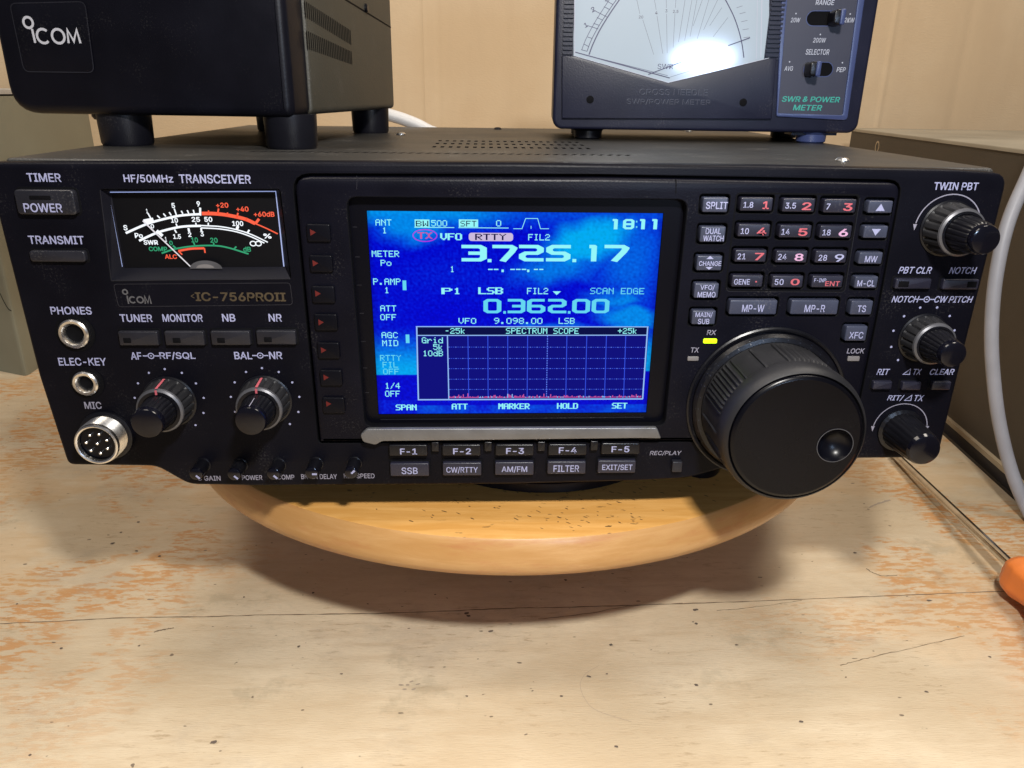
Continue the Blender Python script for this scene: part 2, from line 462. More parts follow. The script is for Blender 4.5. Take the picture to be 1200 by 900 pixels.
def thing(name, label, cat, loc=(0, 0, 0), rotz=0, off=(0, 0, 0), group=None):
    o = bpy.data.objects.new(name, None); C.objects.link(o)
    o.location = [c * K for c in loc]; o.rotation_euler = (0, 0, rotz); o.empty_display_size = .02
    o['_off'] = off; o['label'] = label; o['category'] = cat
    if group: o['group'] = group
    return o

# ================================================================== TABLE (structure)
TZ = -95.0
b = MB()
b.box(-1600, 1800, -900, 900, TZ - 25, TZ, 'table')
b.tf = lambda x, y, z: (x, z, y)          # plane helpers now draw on the horizontal: (x, y) outlines at height 'y'
def tline(pts, w, dz, m): b.line(smooth_line(pts, 5), w, TZ + dz, m)
seam = [(-251.17, 27.05), (-228.99, 27.91), (-199.37, 29.58), (-173.21, 31.33), (-138.28, 31.43), (-115.09, 32.33), (-83.63, 32.5), (-55.93, 32.72), (-24.12, 34.16), (4.07, 35.67), (36.6, 36.18), (65.44, 37.39), (107.11, 38.78), (138.95, 40.33), (175.59, 42.18), (214.94, 44.03), (259.47, 46.2), (304.28, 47.71)]
rnd = random.Random(3)
sm = smooth_line(seam, 8); sm = [(x, y + rnd.uniform(-.18, .18)) for x, y in sm]
b.line(sm, [rnd.uniform(.25, .75) for _ in sm], TZ + .12, 'crack')
def jag(pts, w, dz=.15, m='crack', seed=1):
    r_ = random.Random(seed); q = smooth_line(pts, 8); q = [(x + r_.uniform(-.2, .2), y + r_.uniform(-.25, .25)) for x, y in q]
    b.line(q, [r_.uniform(.3, 1) * w for _ in q], TZ + dz, m)
jag([(15.71, 27.31), (40.08, 31.33), (59.07, 36.18), (86.28, 38.41)], .4, seed=2)
jag([(101.14, 32.35), (118.26, 34.68), (144.95, 39.58)], .35, seed=5)
jag([(144.15, -5.43), (155.11, -1.9), (168.21, 1.69), (188.28, 6.95), (209.37, 12.96)], .4, seed=3)
jag([(188.96, 66.14), (190.3, 62.34), (194.61, 59.3), (202.48, 59.94)], .7, seed=4)
jag([(-157.42, 20.92), (-153.54, 22.62), (-149.79, 23.74)], .9, seed=6)
jag([(219.59, 128.02), (228.22, 133.02), (237.05, 137.08)], 1.8, m='smudge', seed=7)
def speck(p, a, c, rot, m='speck', dz=.2):
    o = []; r_ = random.Random(int(p[0] * 97 + p[1] * 31))
    for k in range(9):
        t = 2 * PI * k / 9; q = r_.uniform(.65, 1.15); x = a * q * math.cos(t); y = c * q * math.sin(t)
        o.append((p[0] + x * math.cos(rot) - y * math.sin(rot), p[1] + x * math.sin(rot) + y * math.cos(rot)))
    b.flat(o, TZ + dz, m)
for p_ in [(-192.85, 10.74), (-203.89, 115.78), (-192.51, 86.45), (-208.65, 105.09), (-208.29, 94.0), (-178.59, 81.5), (-32.93, 46.75), (-17.25, 32.16), (-16.41, 30.27), (-92.21, 48.92), (-90.4, 10.22), (-15.96, -20.6), (-64.51, 39.89), (-110.08, -42.37), (91.14, 33.14), (87.7, 24.4), (88.97, 23.16), (47.19, 9.17), (34.88, -10.3), (42.63, -8.91), (78.89, -16.0), (22.4, -21.26), (10.79, -18.22), (173.13, -21.5), (189.59, 80.34), (114.99, -36.47), (31.76, 57.77), (207.29, 38.7), (40.54, -47.21), (-160.05, 11.87), (-229.42, 42.22), (-6.11, 19.2), (103.14, 8.29), (-124.58, 46.0), (212.4, -1.2), (-174.76, -47.07), (-68.76, -7.05)]:
    s_ = rnd.uniform(.35, 1.0); speck(p_, 1.15 * s_ * rnd.uniform(.8, 1.5), s_ * .9, rnd.uniform(-.5, .5))
for p_ in [(-40.33, -13.97), (-37.66, -16.43), (-41.49, -16.36), (-36.16, -13.55), (-39.11, -12.03), (-43.13, -13.92)]: speck(p_, rnd.uniform(.6, 1.3), .5, rnd.uniform(-.6, .6), 'smudge')
b.line([p for p in smooth_line([(40.1, -3.72), (33.63, -8.76), (30.73, -15.18), (31.88, -23.3), (35.9, -29.31), (48.45, -35.27)], 6)], .25, TZ + .1, 'ring_mark')
tb = b.build('tabletop'); tb['kind'] = 'structure'

# ================================================================== CARDBOARD BACKDROP
BY = 640.0
b = MB()
x0, x1 = -1500, 1700; cols = 1600; rows = 6
creases = [((-75.88, 640.0, 174.48)[0], -1.6, 1.6), ((-61.14, 640.0, 174.68)[0], 1.2, 3.0), ((434.8, 640.0, 181.55)[0], -1.8, 2.4), ((518.93, 640.0, 182.72)[0], .8, 5), ((-17.74, 640.0, 175.28)[0], .5, 9)]
V = []; F = []
for i in range(cols + 1):
    x = x0 + (x1 - x0) * i / cols
    dy = .6 * sum(a * math.exp(-((x - c) / w) ** 2) for c, a, w in creases) + 1.2 * math.sin(x / 90)
    for j in range(rows + 1): V.append((x, BY + dy + .8 * math.sin(j * 2.1 + x / 200), TZ + (680) * j / rows))
for i in range(cols):
    for j in range(rows): a = i * (rows + 1) + j; F.append((a, a + rows + 1, a + rows + 2, a + 1))
b.add(V, F, 'board')
cb = b.build('cardboard_panel', off=(0, BY, TZ)); cb.location = (0, BY * K, TZ * K)
cb['label'] = 'large creased tan cardboard sheet standing behind all the equipment'; cb['category'] = 'cardboard'

# ================================================================== WOODEN TURNTABLE
DX, DYc, DR, DZ = 5.0, 158.5, 176.0, -25.0
td = thing('wooden_turntable', 'round varnished yellow wooden board under the radio transceiver', 'turntable', (DX, DYc, TZ), off=(DX, DYc, TZ))
b = MB()
DB = -42.0
prof = [(40, DB + .6), (DR - 4, DB + .6), (DR - 1.2, DB + 1.6), (DR, DB + 4.5), (DR, DB + 7), (DR - .6, DB + 9.5), (DR - 1.6, DB + 13), (DR - 2.5, DZ - 1.3), (DR - 3.2, DZ - .4), (DR - 4.2, DZ), (5, DZ)]
b.vlathe(DX, DYc, prof, 'rim', n=256, mats=['rim'] * 8 + ['disc', 'disc'])
rf = random.Random(21); b.tf = lambda x, y, z: (x, z, y)
for k in range(150):
    x = rf.triangular(-60, 115, 40); y = rf.uniform(-14, 45)
    if math.hypot(x - DX, y - DYc) > DR - 8: continue
    a_ = math.radians(-38 + rf.uniform(-12, 12)); l_ = rf.uniform(.3, 1.4); w_ = rf.uniform(.15, .38)
    b.flat([(x + l_ * math.cos(t) * math.cos(a_) - w_ * math.sin(t) * math.sin(a_), y + l_ * math.cos(t) * math.sin(a_) + w_ * math.sin(t) * math.cos(a_)) for t in [2 * PI * i / 8 for i in range(8)]], DZ + .06, 'fleck')
b.tf = None
b.build('board', td, sharp=60)
b = MB(); b.vlathe(DX, DYc + 8, [(62, TZ + .02), (64, TZ + 2), (64, TZ + 8), (44, TZ + 14), (40, DB - 6), (58, DB - 2), (58, DB + .58)], 'foot', n=96)
b.build('pedestal', td, sharp=60)

# ================================================================== RADIO TRANSCEIVER
rt = thing('radio_transceiver', 'black radio transceiver with blue lit screen standing on the round wooden board', 'radio', (0, 0, -25), off=(0, 0, -25))
TOP = 111.0
# --- front panel
panel = [(-172.91, 109.93), (-98.42, 110.93), (0.41, 111.64), (87.13, 111.39), (152.11, 110.75), (171.16, 109.66), (170.05, 46.08), (169.61, 1.26), (135.59, 0.99), (88.63, -1.85), (71.33, -7.4), (53.86, -8.46), (1.92, -9.76), (-97.17, -10.09), (-122.81, -9.43), (-133.94, -1.5), (-167.03, -0.86), (-170.51, 35.21)]
rad = [2.5, 0, 0, 0, 3, 5, 0, 3, 0, 4, 4, 4, 10, 0, 3, 3, 2.5, 0]
panel = rpoly(panel, rad)
mhole = rpoly([(-136.95, 101.64), (-77.44, 102.17), (-76.47, 71.59), (-138.62, 70.5)], 1.0)
sub_o = [(-73.0, 107.35), (29.28, 108.04), (134.41, 107.19), (134.47, 56.84), (133.98, 25.51), (133.57, 8.72), (-71.84, 8.41)]
shole = rpoly(sub_o, [6, 0, 5, 0, 0, 1.5, 1.5])
b = MB()
b.plate(panel, [mhole, shole], 7, 0, 'panel', bev=1.4, hbev=.25, hm='dark')
b.flat(inset(ccw(shole), -1), 5.5, 'dark')
# engraved logo strip, printed words, dots and arcs
lg = rpoly([(-137.92, 69.45), (-76.89, 70.22), (-76.7, 62.37), (-137.52, 61.34)], 1.2)
b.line(lg, .25, -.06, 'bdark', closed=True)
def words(mb, L, y, m, **kw):
    for t, bx_ in L: mb.text(t, bx_, y, m, **kw)
words(b, [('TIMER', (-154.48, 105.34, 11.1, 2.75)), ('TRANSMIT', (-154.49, 84.71, 18.55, 2.9)), ('PHONES', (-154.2, 59.88, 14.17, 2.85)), ('ELEC-KEY', (-153.78, 40.87, 16.94, 3.0)),
    ('HF/50MHz', (-120.43, 105.22, 16.23, 2.9)), ('TRANSCEIVER', (-98.55, 105.37, 23.63, 2.9)), ('TUNER', (-132.09, 57.22, 11.31, 2.82)), ('MONITOR', (-115.85, 57.34, 14.05, 2.82)), ('NB', (-99.67, 57.49, 4.65, 2.83)), ('NR', (-83.29, 57.55, 4.67, 2.83)),
    ('AF', (-134.36, 43.12, 3.79, 2.79)), ('RF/SQL', (-119.64, 43.15, 12.77, 2.93)), ('BAL', (-96.14, 43.33, 6.42, 2.8)), ('NR', (-84.5, 43.42, 4.75, 2.81))], -.06, 'print', bold=.014)
words(b, [('MIC', (-153.07, 23.83, 6.18, 2.86))], -.06, 'printdim', bold=.014)
words(b, [('TWIN PBT', (153.44, 105.31, 15.55, 2.57))], -.06, 'print', bold=.014)
words(b, [('PBT CLR', (144.99, 75.99, 12.1, 2.47)), ('NOTCH', (162.43, 75.97, 9.97, 2.47)), ('NOTCH', (143.6, 65.34, 10.06, 2.41)), ('CW PITCH', (161.41, 65.36, 14.21, 2.42)),
    ('RIT', (140.67, 37.36, 4.88, 2.38)), ('TX', (153.7, 37.38, 3.1, 2.39)), ('CLEAR', (163.15, 37.39, 9.32, 2.39)), ('RIT/', (147.44, 26.77, 6.44, 2.45)), ('TX', (156.53, 26.77, 3.64, 2.45))], -.06, 'print', bold=.012, shear=.22)
for q in ((149.79, 37.37), (152.39, 26.77)):       # the delta sign
    b.line([(q[0] - 1.4, q[1] - 1), (q[0] + 1.1, q[1] - 1), (q[0] + 1.1, q[1] + 1.2)], .3, -.06, 'print', closed=True)
def dial_sign(mb, q, L_=4.6):
    x, z = q
    mb.line([(x + 1.0 * math.cos(a), z + 1.0 * math.sin(a)) for a in [2 * PI * k / 20 for k in range(20)]], .35, -.06, 'print', closed=True)
    mb.line([(x - L_ / 2 - .8, z), (x - 1.1, z)], .4, -.06, 'print'); mb.line([(x + 1.1, z), (x + L_ / 2 + .8, z)], .4, -.06, 'print')
    mb.line([(x - .35, z), (x + .35, z)], .4, -.06, 'print')
for q in ((-129.05, 43.13), (-90.02, 43.34), (151.48, 65.31)): dial_sign(b, q, 4.2)
def dot(mb, x, z, r=.42, m='print', y=-.06): mb.flat([(x + r * math.cos(2 * PI * k / 10), z + r * math.sin(2 * PI * k / 10)) for k in range(10)], y, m)
for (cx, cz) in ((-124.9, 25.5), (-89.9, 25.9)):
    for k in range(11): a = math.radians(90 + 140 - k * 28); dot(b, cx + 12.6 * math.cos(a), cz + 12.6 * math.sin(a))
for k in range(9): a = math.radians(90 + 140 - k * 31); dot(b, 152.9 + 11.7 * math.cos(a), 51.0 + 11.7 * math.sin(a), .45)
def arc(mb, cx, cz, r, a0, a1, w, m, y=-.06, n=40): mb.line([(cx + r * math.cos(math.radians(a0 + (a1 - a0) * k / n)), cz + r * math.sin(math.radians(a0 + (a1 - a0) * k / n))) for k in range(n + 1)], w, y, m)
arc(b, 153.4, 91.0, 11.6, 172, 20, .38, 'printdim'); arc(b, 151.5, 13.8, 10.6, 172, 8, .34, 'printdim')
for (cx, cz, r) in ((153.4, 91.0, 11.6), (151.5, 13.8, 10.6)):
    for sg in (-1, 1): b.flat([(cx + sg * (r + .8), cz + 1.3), (cx + sg * (r - .6), cz + 1.3), (cx + sg * r, cz - .9)], -.07, 'printdim')
# lower words by the five small knobs
words(b, [('C GAIN', (-114.64, -6.43, 8.74, 2.06)), ('RF POWER', (-99.85, -6.23, 11.04, 2.06)), ('COMP', (-85.35, -6.06, 6.52, 2.07)), ('BK-IN DELAY', (-72.61, -5.89, 13.72, 2.07)), ('KEY SPEED', (-57.21, -5.65, 11.8, 2.07))], -.06, 'printdim', bold=.01)
words(b, [('REC/PLAY', (61.27, 3.77, 12.32, 2.05))], -.06, 'printdim', bold=.008, shear=.15)
fp = b.build('front_panel', rt)

# logo and model name
def icom_logo(mb, bx_, y, m, w=.06):
    cx, cz, W_, H_ = bx_; X = lambda u: cx - W_ / 2 + u * W_; Z = lambda v: cz - H_ / 2 + v * H_; t = W_ * w
    def ring(u, v, r, a0=0, a1=360, closed=True):
        n = 28; pts = [(X(u) + r * math.cos(math.radians(a0 + (a1 - a0) * k / n)), Z(v) + r * math.sin(math.radians(a0 + (a1 - a0) * k / n))) for k in range(n + (0 if closed else 1))]
        mb.line(pts, t, y, m, closed=closed)
    R_ = W_ * .112
    ring(.095, .80, W_ * .085); mb.line([(X(.155), Z(.03)), (X(.145), Z(.56))], t, y, m)
    ring(.325, .29, R_, 45, 315, False); ring(.60, .29, R_)
    mb.line([(X(.77), Z(.03)), (X(.785), Z(.54)), (X(.87), Z(.1)), (X(.955), Z(.54)), (X(.985), Z(.03))], t, y, m)
b = MB(); icom_logo(b, (-130.57, 65.06, 9.43, 5.53), -.07, 'silverprint', .055); b.build('maker_logo', rt)
b = MB(); b.text('IC-756PROII', (-94.62, 65.14, 31.51, 3.24), -.07, 'gold', bold=.02)
q = (-111.2, 65.31); b.line([(q[0] + .5, q[1] + .7), (q[0] - .6, q[1]), (q[0] + .5, q[1] - .7)], .25, -.07, 'gold')
b.build('model_name', rt)

# --- cabinet
b = MB()
b.tf = lambda x, y, z: (x, z, -y)         # plate() now makes a horizontal sheet: (x, y) outline, height = -y argument
slots = []
def slot(cx, cy, w, l, sk): slots.append([(cx - w / 2 - sk, cy - l / 2), (cx + w / 2 - sk, cy - l / 2), (cx + w / 2 + sk, cy + l / 2), (cx - w / 2 + sk, cy + l / 2)])
for k in range(42): slot(-98 + k * 3.55, 47, 1.7, 4.6, 1.0)
for yy in (85, 108, 130):
    for k in range(20): slot(-31 + k * 3.55, yy, 1.6, 8.5, 0)
outline = rpoly([(-169.5, 5.5), (169.5, 5.5), (169.5, 285), (-169.5, 285)], 1.5)
b.plate(outline, slots, -107, -TOP, 'cover', bev=1.6, hm='dark')
b.tf = None
b.box(-169.5, -168.5, 5.5, 285, 0, 107, 'cover'); b.box(168.5, 169.5, 5.5, 285, 0, 107, 'cover')
b.box(-168.5, 168.5, 283, 284.5, 0, 107, 'cover'); b.box(-168.5, 168.5, 7, 283, 0, 1.5, 'cover'); b.box(-168.5, 168.5, 7.2, 283, 104, 105, 'dark')
b.build('cabinet', rt)
for (x, y, tp) in ((-55.4, 181, 0), (125.2, 28.5, 0), (125, 262, 0), ((-0.92, 270.28, 111.0)[0], 262, 1)):
    b = MB(); b.vlathe(x, y, [(2.6, TOP + .05), (2.6, TOP + .5), (1.9, TOP + 1.2), (.9, TOP + 1.4)], 'chrome' if not tp else 'black', n=20); b.line([(0, 0), (0, 0.01)], .01, 0, 'dark') if 0 else None
    b.build('screw', rt)
for (x, y) in ((-88, 42), (88, 42), (-88, 245), (88, 245)):
    b = MB(); b.vlathe(x, y, [(8.5, -24.98), (9, -24), (9.5, -2), (9.5, -.05)], 'foot', n=32); b.build('foot', rt)
bp_ = (17.08, 19.2, -24.0)
b = MB(); b.vlathe(bp_[0], bp_[1] + 62, [(60, -24.9), (62, -24), (62, -20), (60, -18.5)], 'foot', n=96); b.vlathe(bp_[0], bp_[1] + 62, [(20, -18.4), (20, -.1)], 'foot', n=48)
b.build('swivel_base', rt)

# --- raised display/keypad panel
lcdq = [(-49.21, 94.92), (53.36, 94.87), (53.01, 19.71), (-48.84, 19.07)]
recess = rpoly([(-55.12, 100.03), (60.44, 100.16), (59.58, 15.99), (-53.51, 15.77)], [3.5, 3.5, 3, 3])
holes = [recess]
keys = []
def K_(kind, bx_, texts, m='bgrey'): keys.append((kind, bx_, texts, m))
K_('split_button', (69.72, 98.67, 8.78, 5.13), [('SPLIT', (70.17, 98.53, 7.46, 2.45), 'print')])
K_('dual_watch_button', (69.9, 88.7, 8.9, 5.56), [('DUAL', (69.94, 89.79, 5.33, 1.98), 'print'), ('WATCH', (70.19, 87.36, 7.13, 2.0), 'print')])
K_('change_button', (69.77, 78.67, 9.02, 5.41), [('CHANGE', (69.93, 78.58, 7.82, 1.68), 'print')])
K_('memory_mode_button', (69.73, 68.85, 8.83, 5.55), [('VFO/', (69.92, 70.0, 5.17, 2.03), 'print'), ('MEMO', (69.87, 67.46, 6.41, 2.04), 'print')])
K_('main_sub_button', (69.76, 59.0, 8.64, 5.38), [('MAIN/', (69.72, 60.02, 6.16, 2.02), 'print'), ('SUB', (69.81, 57.61, 4.17, 1.97), 'print')])
for (u, v, a, aw, c, red) in ((886.8,239.5,'1.8',12,'1','redprint'), (936.3,240.6,'3.5',13,'2','redprint'), (984.4,241.6,'7',5,'3','redprint'),
        (883.8,270,'10',10,'4','redprint'), (932.3,271.2,'14',10,'5','redprint'), (979.5,271.7,'18',10,'6','pinkprint'),
        (879.8,300,'21',10,'7','redprint'), (927.7,300.8,'24',10,'8','redprint'), (973.9,301,'28',10.5,'9','pinkprint')):
    pass
''' '''
for kb in (
  ((83.85, 98.99, 11.3, 4.7), ('1.8', (80.99, 98.82, 3.37, 2.0)), ('1', (87.03, 98.76, 2.2, 2.57), 'redprint')),
  ((98.45, 98.8, 11.34, 4.72), ('3.5', (95.58, 98.66, 3.68, 2.0)), ('2', (101.15, 98.53, 3.24, 2.57), 'redprint')),
  ((112.69, 98.63, 11.39, 4.73), ('7', (108.63, 98.48, 1.36, 2.0)), ('3', (115.44, 98.36, 3.26, 2.58), 'redprint')),
  ((84.08, 90.18, 11.29, 4.53), ('10', (80.84, 89.92, 2.82, 2.04)), ('4', (86.74, 89.85, 3.27, 2.63), 'redprint')),
  ((98.56, 89.93, 11.33, 4.54), ('14', (95.09, 89.79, 2.83, 2.05)), ('5', (101.13, 89.72, 3.28, 2.64), 'redprint')),
  ((112.68, 89.89, 11.37, 4.55), ('18', (109.46, 89.66, 2.84, 2.05)), ('6', (115.39, 89.65, 3.29, 2.64), 'pinkprint')),
  ((83.99, 81.31, 11.27, 4.49), ('21', (80.76, 81.17, 2.85, 2.09)), ('7', (86.96, 81.14, 3.31, 2.57), 'redprint')),
  ((98.45, 81.16, 11.31, 4.5), ('24', (95.17, 81.08, 3.01, 2.1)), ('8', (101.1, 80.99, 3.17, 2.58), 'pinkprint')),
  ((112.42, 81.18, 11.35, 4.5), ('28', (109.53, 80.87, 3.03, 2.1)), ('9', (115.39, 80.84, 3.33, 2.65), 'print')),
  ((83.92, 72.37, 11.25, 4.44), ('GENE', (81.97, 72.15, 5.63, 2.02)), ('.', (87.01, 72.23, 0.61, 0.61), 'redprint')),
  ((98.3, 72.23, 11.29, 4.45), ('50', (95.26, 72.15, 3.2, 2.15)), ('0', (100.96, 72.18, 3.21, 2.33), 'redprint')),
  ((112.58, 72.31, 11.33, 4.46), ('F-INP', (109.83, 72.84, 4.28, 1.35)), ('ENT', (114.46, 71.64, 5.21, 1.72), 'redprint'))):
    K_('band_key', kb[0], [(kb[1][0], kb[1][1], 'print'), kb[2]], 'bkey')
K_('memory_up_button', (126.85, 98.43, 8.61, 4.31), []); K_('memory_down_button', (126.76, 89.9, 8.56, 4.41), [])
K_('memory_write_button', (126.64, 80.76, 8.51, 4.37), [('MW', (126.78, 80.49, 4.41, 2.23), 'print')])
K_('memory_clear_button', (126.58, 72.13, 8.45, 4.47), [('M-CL', (126.51, 71.82, 6.3, 2.28), 'print')])
K_('memory_pad_write_button', (87.25, 62.83, 17.26, 5.5), [('MP-W', (87.19, 62.51, 8.02, 2.64), 'print')])
K_('memory_pad_read_button', (109.43, 62.92, 17.35, 5.51), [('MP-R', (109.52, 62.54, 7.44, 2.65), 'print')])
K_('tuning_step_button', (126.56, 62.83, 8.09, 5.37), [('TS', (126.62, 62.52, 3.11, 2.53), 'print')])
K_('frequency_check_button', (126.29, 53.17, 8.03, 5.83), [('XFC', (126.33, 52.59, 5.2, 2.53), 'print')])
for ky in keys:
    cx, cz, w, h = ky[1]; holes.append(rr(cx, cz, w + 1.5, h + 1.5, .9, 3))
b = MB()
sub_in = inset(ccw(shole), .9)
b.plate(sub_in, holes, 2.2, -1.5, 'subpanel', bev=1.5, hbev=.35, hm='dark')
b.flat(inset(ccw(rpoly([(62.86, 102.46), (131.64, 102.2), (130.83, 57.26), (126.46, 49.77), (68.05, 49.62)], 1)), 0), 1.6, 'dark')
# frame groove around the number keys, its shade and highlight drawn as lines
kf = rpoly([(77.06, 102.5), (119.59, 102.3), (119.81, 68.48), (76.91, 68.58)], 1.4)
b.line(kf, .55, -1.53, 'dark', closed=True)
b.line([(x + .32, z - .3) for x, z in kf[len(kf) // 2 - 2:]], .18, -1.54, 'bdark')
# seams of the panel mouldings
b.line([(55.58, 107.04), (55.88, 106.34), (56.16, 102.12)], .35, -1.6, 'dark'); b.line([(-51.29, 107.01), (-51.21, 105.91), (-51.55, 102.57)], .18, -1.6, 'bdark')
words(b, [('RX', (73.59, 53.01, 3.44, 1.87)), ('TX', (68.15, 46.34, 2.99, 1.91)), ('LOCK', (127.99, 46.08, 6.55, 1.99))], -1.56, 'printdim', bold=.012, shear=.1)
b.build('display_panel', rt)
for kind, bx_, texts, m in keys:
    cx, cz, w, h = bx_; k = MB()
    k.plate(rr(cx, cz, w - .2, h - .2, .5, 3), [], 1.5, -3.0, m, bev=.45)
    for t, tb_, tm in texts: k.text(t, tb_, -3.06, tm, bold=.018 if tm in ('redprint', 'pinkprint') and len(t) == 1 else .012)
    if kind == 'memory_up_button': k.flat([(cx - 1.6, cz - 1.3), (cx + 1.6, cz - 1.3), (cx, cz + 1.1)], -3.06, 'print')
    if kind == 'memory_down_button': k.flat([(cx - 1.6, cz + 1.1), (cx + 1.6, cz + 1.1), (cx, cz - 1.2)], -3.06, 'print')
    if kind == 'change_button':
        k.flat([(cx - 1.3, cz + 1.5), (cx + 1.3, cz + 1.5), (cx, cz + 2.6)], -3.06, 'print'); k.flat([(cx - 1.3, cz - 1.3), (cx + 1.3, cz - 1.3), (cx, cz - 2.3)], -3.06, 'print')
    k.build(kind, rt)
# LEDs
b = MB(); x, z, w, h = (73.36, 49.82, 5.02, 1.82); b.plate(rr(x, z, w, h, .5), [], -1.4, -2.0, 'rxled', bev=.2); b.build('receive_light', rt)
b = MB(); x, z, w, h = (67.74, 43.04, 4.11, 1.66); b.plate(rr(x, z, w, h, .4), [], -1.4, -2.0, 'ledoff', bev=.2); b.build('transmit_light', rt)
b = MB(); x, z, w, h = (127.54, 43.16, 4.49, 1.87); b.plate(rr(x, z, w, h, .4), [], -1.4, -2.0, 'ledoff', bev=.2); b.build('lock_light', rt)

# --- display: mask, screen, image
b = MB()
b.plate(inset(ccw(recess), -.2), [inset(ccw(lcdq), -.15)], 3.4, 2.6, 'lcdmask')
b.line([(-48.25, 16.95), (52.08, 17.82)], .35, 2.5, 'glowdim' if 0 else 'bdark')
for u, v in [(-53.56, 89.42), (-53.29, 79.02), (-53.28, 68.95), (-52.97, 58.61), (-52.95, 47.99), (-52.9, 37.74), (-52.8, 27.91)]: b.rect(u, v, 1.6, .22, 2.5, 'bdark')
b.build('screen_surround', rt)
b = MB(); NX, NY = 260, 195; V = []; F = []; cols_ = []
TLq, TRq, BRq, BLq = [Vector(q) for q in lcdq]
def ss(a, c, x):
    t = max(0, min(1, (x - a) / (c - a))); return t * t * (3 - 2 * t)
def blob(s, t, cx, cy, rx, ry, rot=0, soft=.5):
    dx, dy = (s - cx), (t - cy); c, sn = math.cos(rot), math.sin(rot)
    u = (dx * c + dy * sn) / rx; v = (-dx * sn + dy * c) / ry
    return 1 - ss(1 - soft, 1 + soft, math.hypot(u, v))
def scr(s, t):
    n1 = noise.noise(Vector((s * 5, t * 5, 1))); n2 = noise.noise(Vector((s * 16, t * 14, 4))); hf = noise.noise(Vector((s * 105, t * 85, 9))) + .5 * noise.noise(Vector((s * 240, t * 30, 3))) * (1 - ss(.0, .3, abs(s - .38)))
    s2 = s + n1 * .04; t2 = t + n2 * .03
    c = .06 + .10 * n1
    c = max(c, .80 * (1 - ss(.0, .13, t)) * (1 - .55 * ss(.3, .55, s)))
    c = max(c, .75 * blob(s2, t2, .14, .02, .13, .13))
    c = max(c, 1.0 * blob(s2, t2, .76, .13, .17, .10, -.5, .6), .62 * blob(s2, t2, .66, .25, .16, .09, -.3, .7), .50 * blob(s2, t2, .9, .22, .12, .25, 0, .8))
    c = max(c, .75 * blob(s2, t2, .84, .40, .10, .045), .75 * blob(s2, t2, .9, .50, .11, .07, .2), .55 * blob(s2, t2, .63, .555, .14, .03), .7 * blob(s2, t2, .83, .57, .18, .03, -.3))
    if s < .5: c = max(c, ss(.50, .78, t) * .95 * (1 - ss(.26, .5, s) * .3))
    if s > .9: c = max(c, ss(.50, .7, t) * .9)
    c *= (1 - .5 * blob(s2, t2, .72, .38, .14, .05))
    if t > (.792 if s < .5 else .775): c = .02
    if t > .955: c = .30 + .25 * n2
    if t > .925 and s < .14: c = .12
    c = max(0, min(1, c + hf * .13))
    fade = 1 - .25 * (1 - ss(0, .02, s)) - .25 * ss(.98, 1, s)
    c *= .9
    r = (0.0, .001 + .50 * c ** 1.9, (.60 + .30 * c + .16 * hf))
    return tuple(max(0, q_ * fade) for q_ in r)
for j in range(NY + 1):
    for i in range(NX + 1):
        s_, t_ = i / NX, j / NY
        q = (TLq * (1 - s_) + TRq * s_) * (1 - t_) + (BLq * (1 - s_) + BRq * s_) * t_
        V.append((q.x, 3.0, q.y)); cols_.append(scr(s_, t_))
for j in range(NY):
    for i in range(NX): a = j * (NX + 1) + i; F.append((a, a + 1, a + NX + 2, a + NX + 1))
b.add(V, F, 'screen')
me = bpy.data.meshes.new('screen')
me.from_pydata([(x * K, y * K, (z + 25) * K) for x, y, z in V], [], F); me.materials.append(M['screen'])
ca = me.color_attributes.new('Col', 'FLOAT_COLOR', 'POINT')
for i, c_ in enumerate(cols_): ca.data[i].color = (*c_, 1)
screen = bpy.data.objects.new('screen', me); C.objects.link(screen); screen.parent = rt

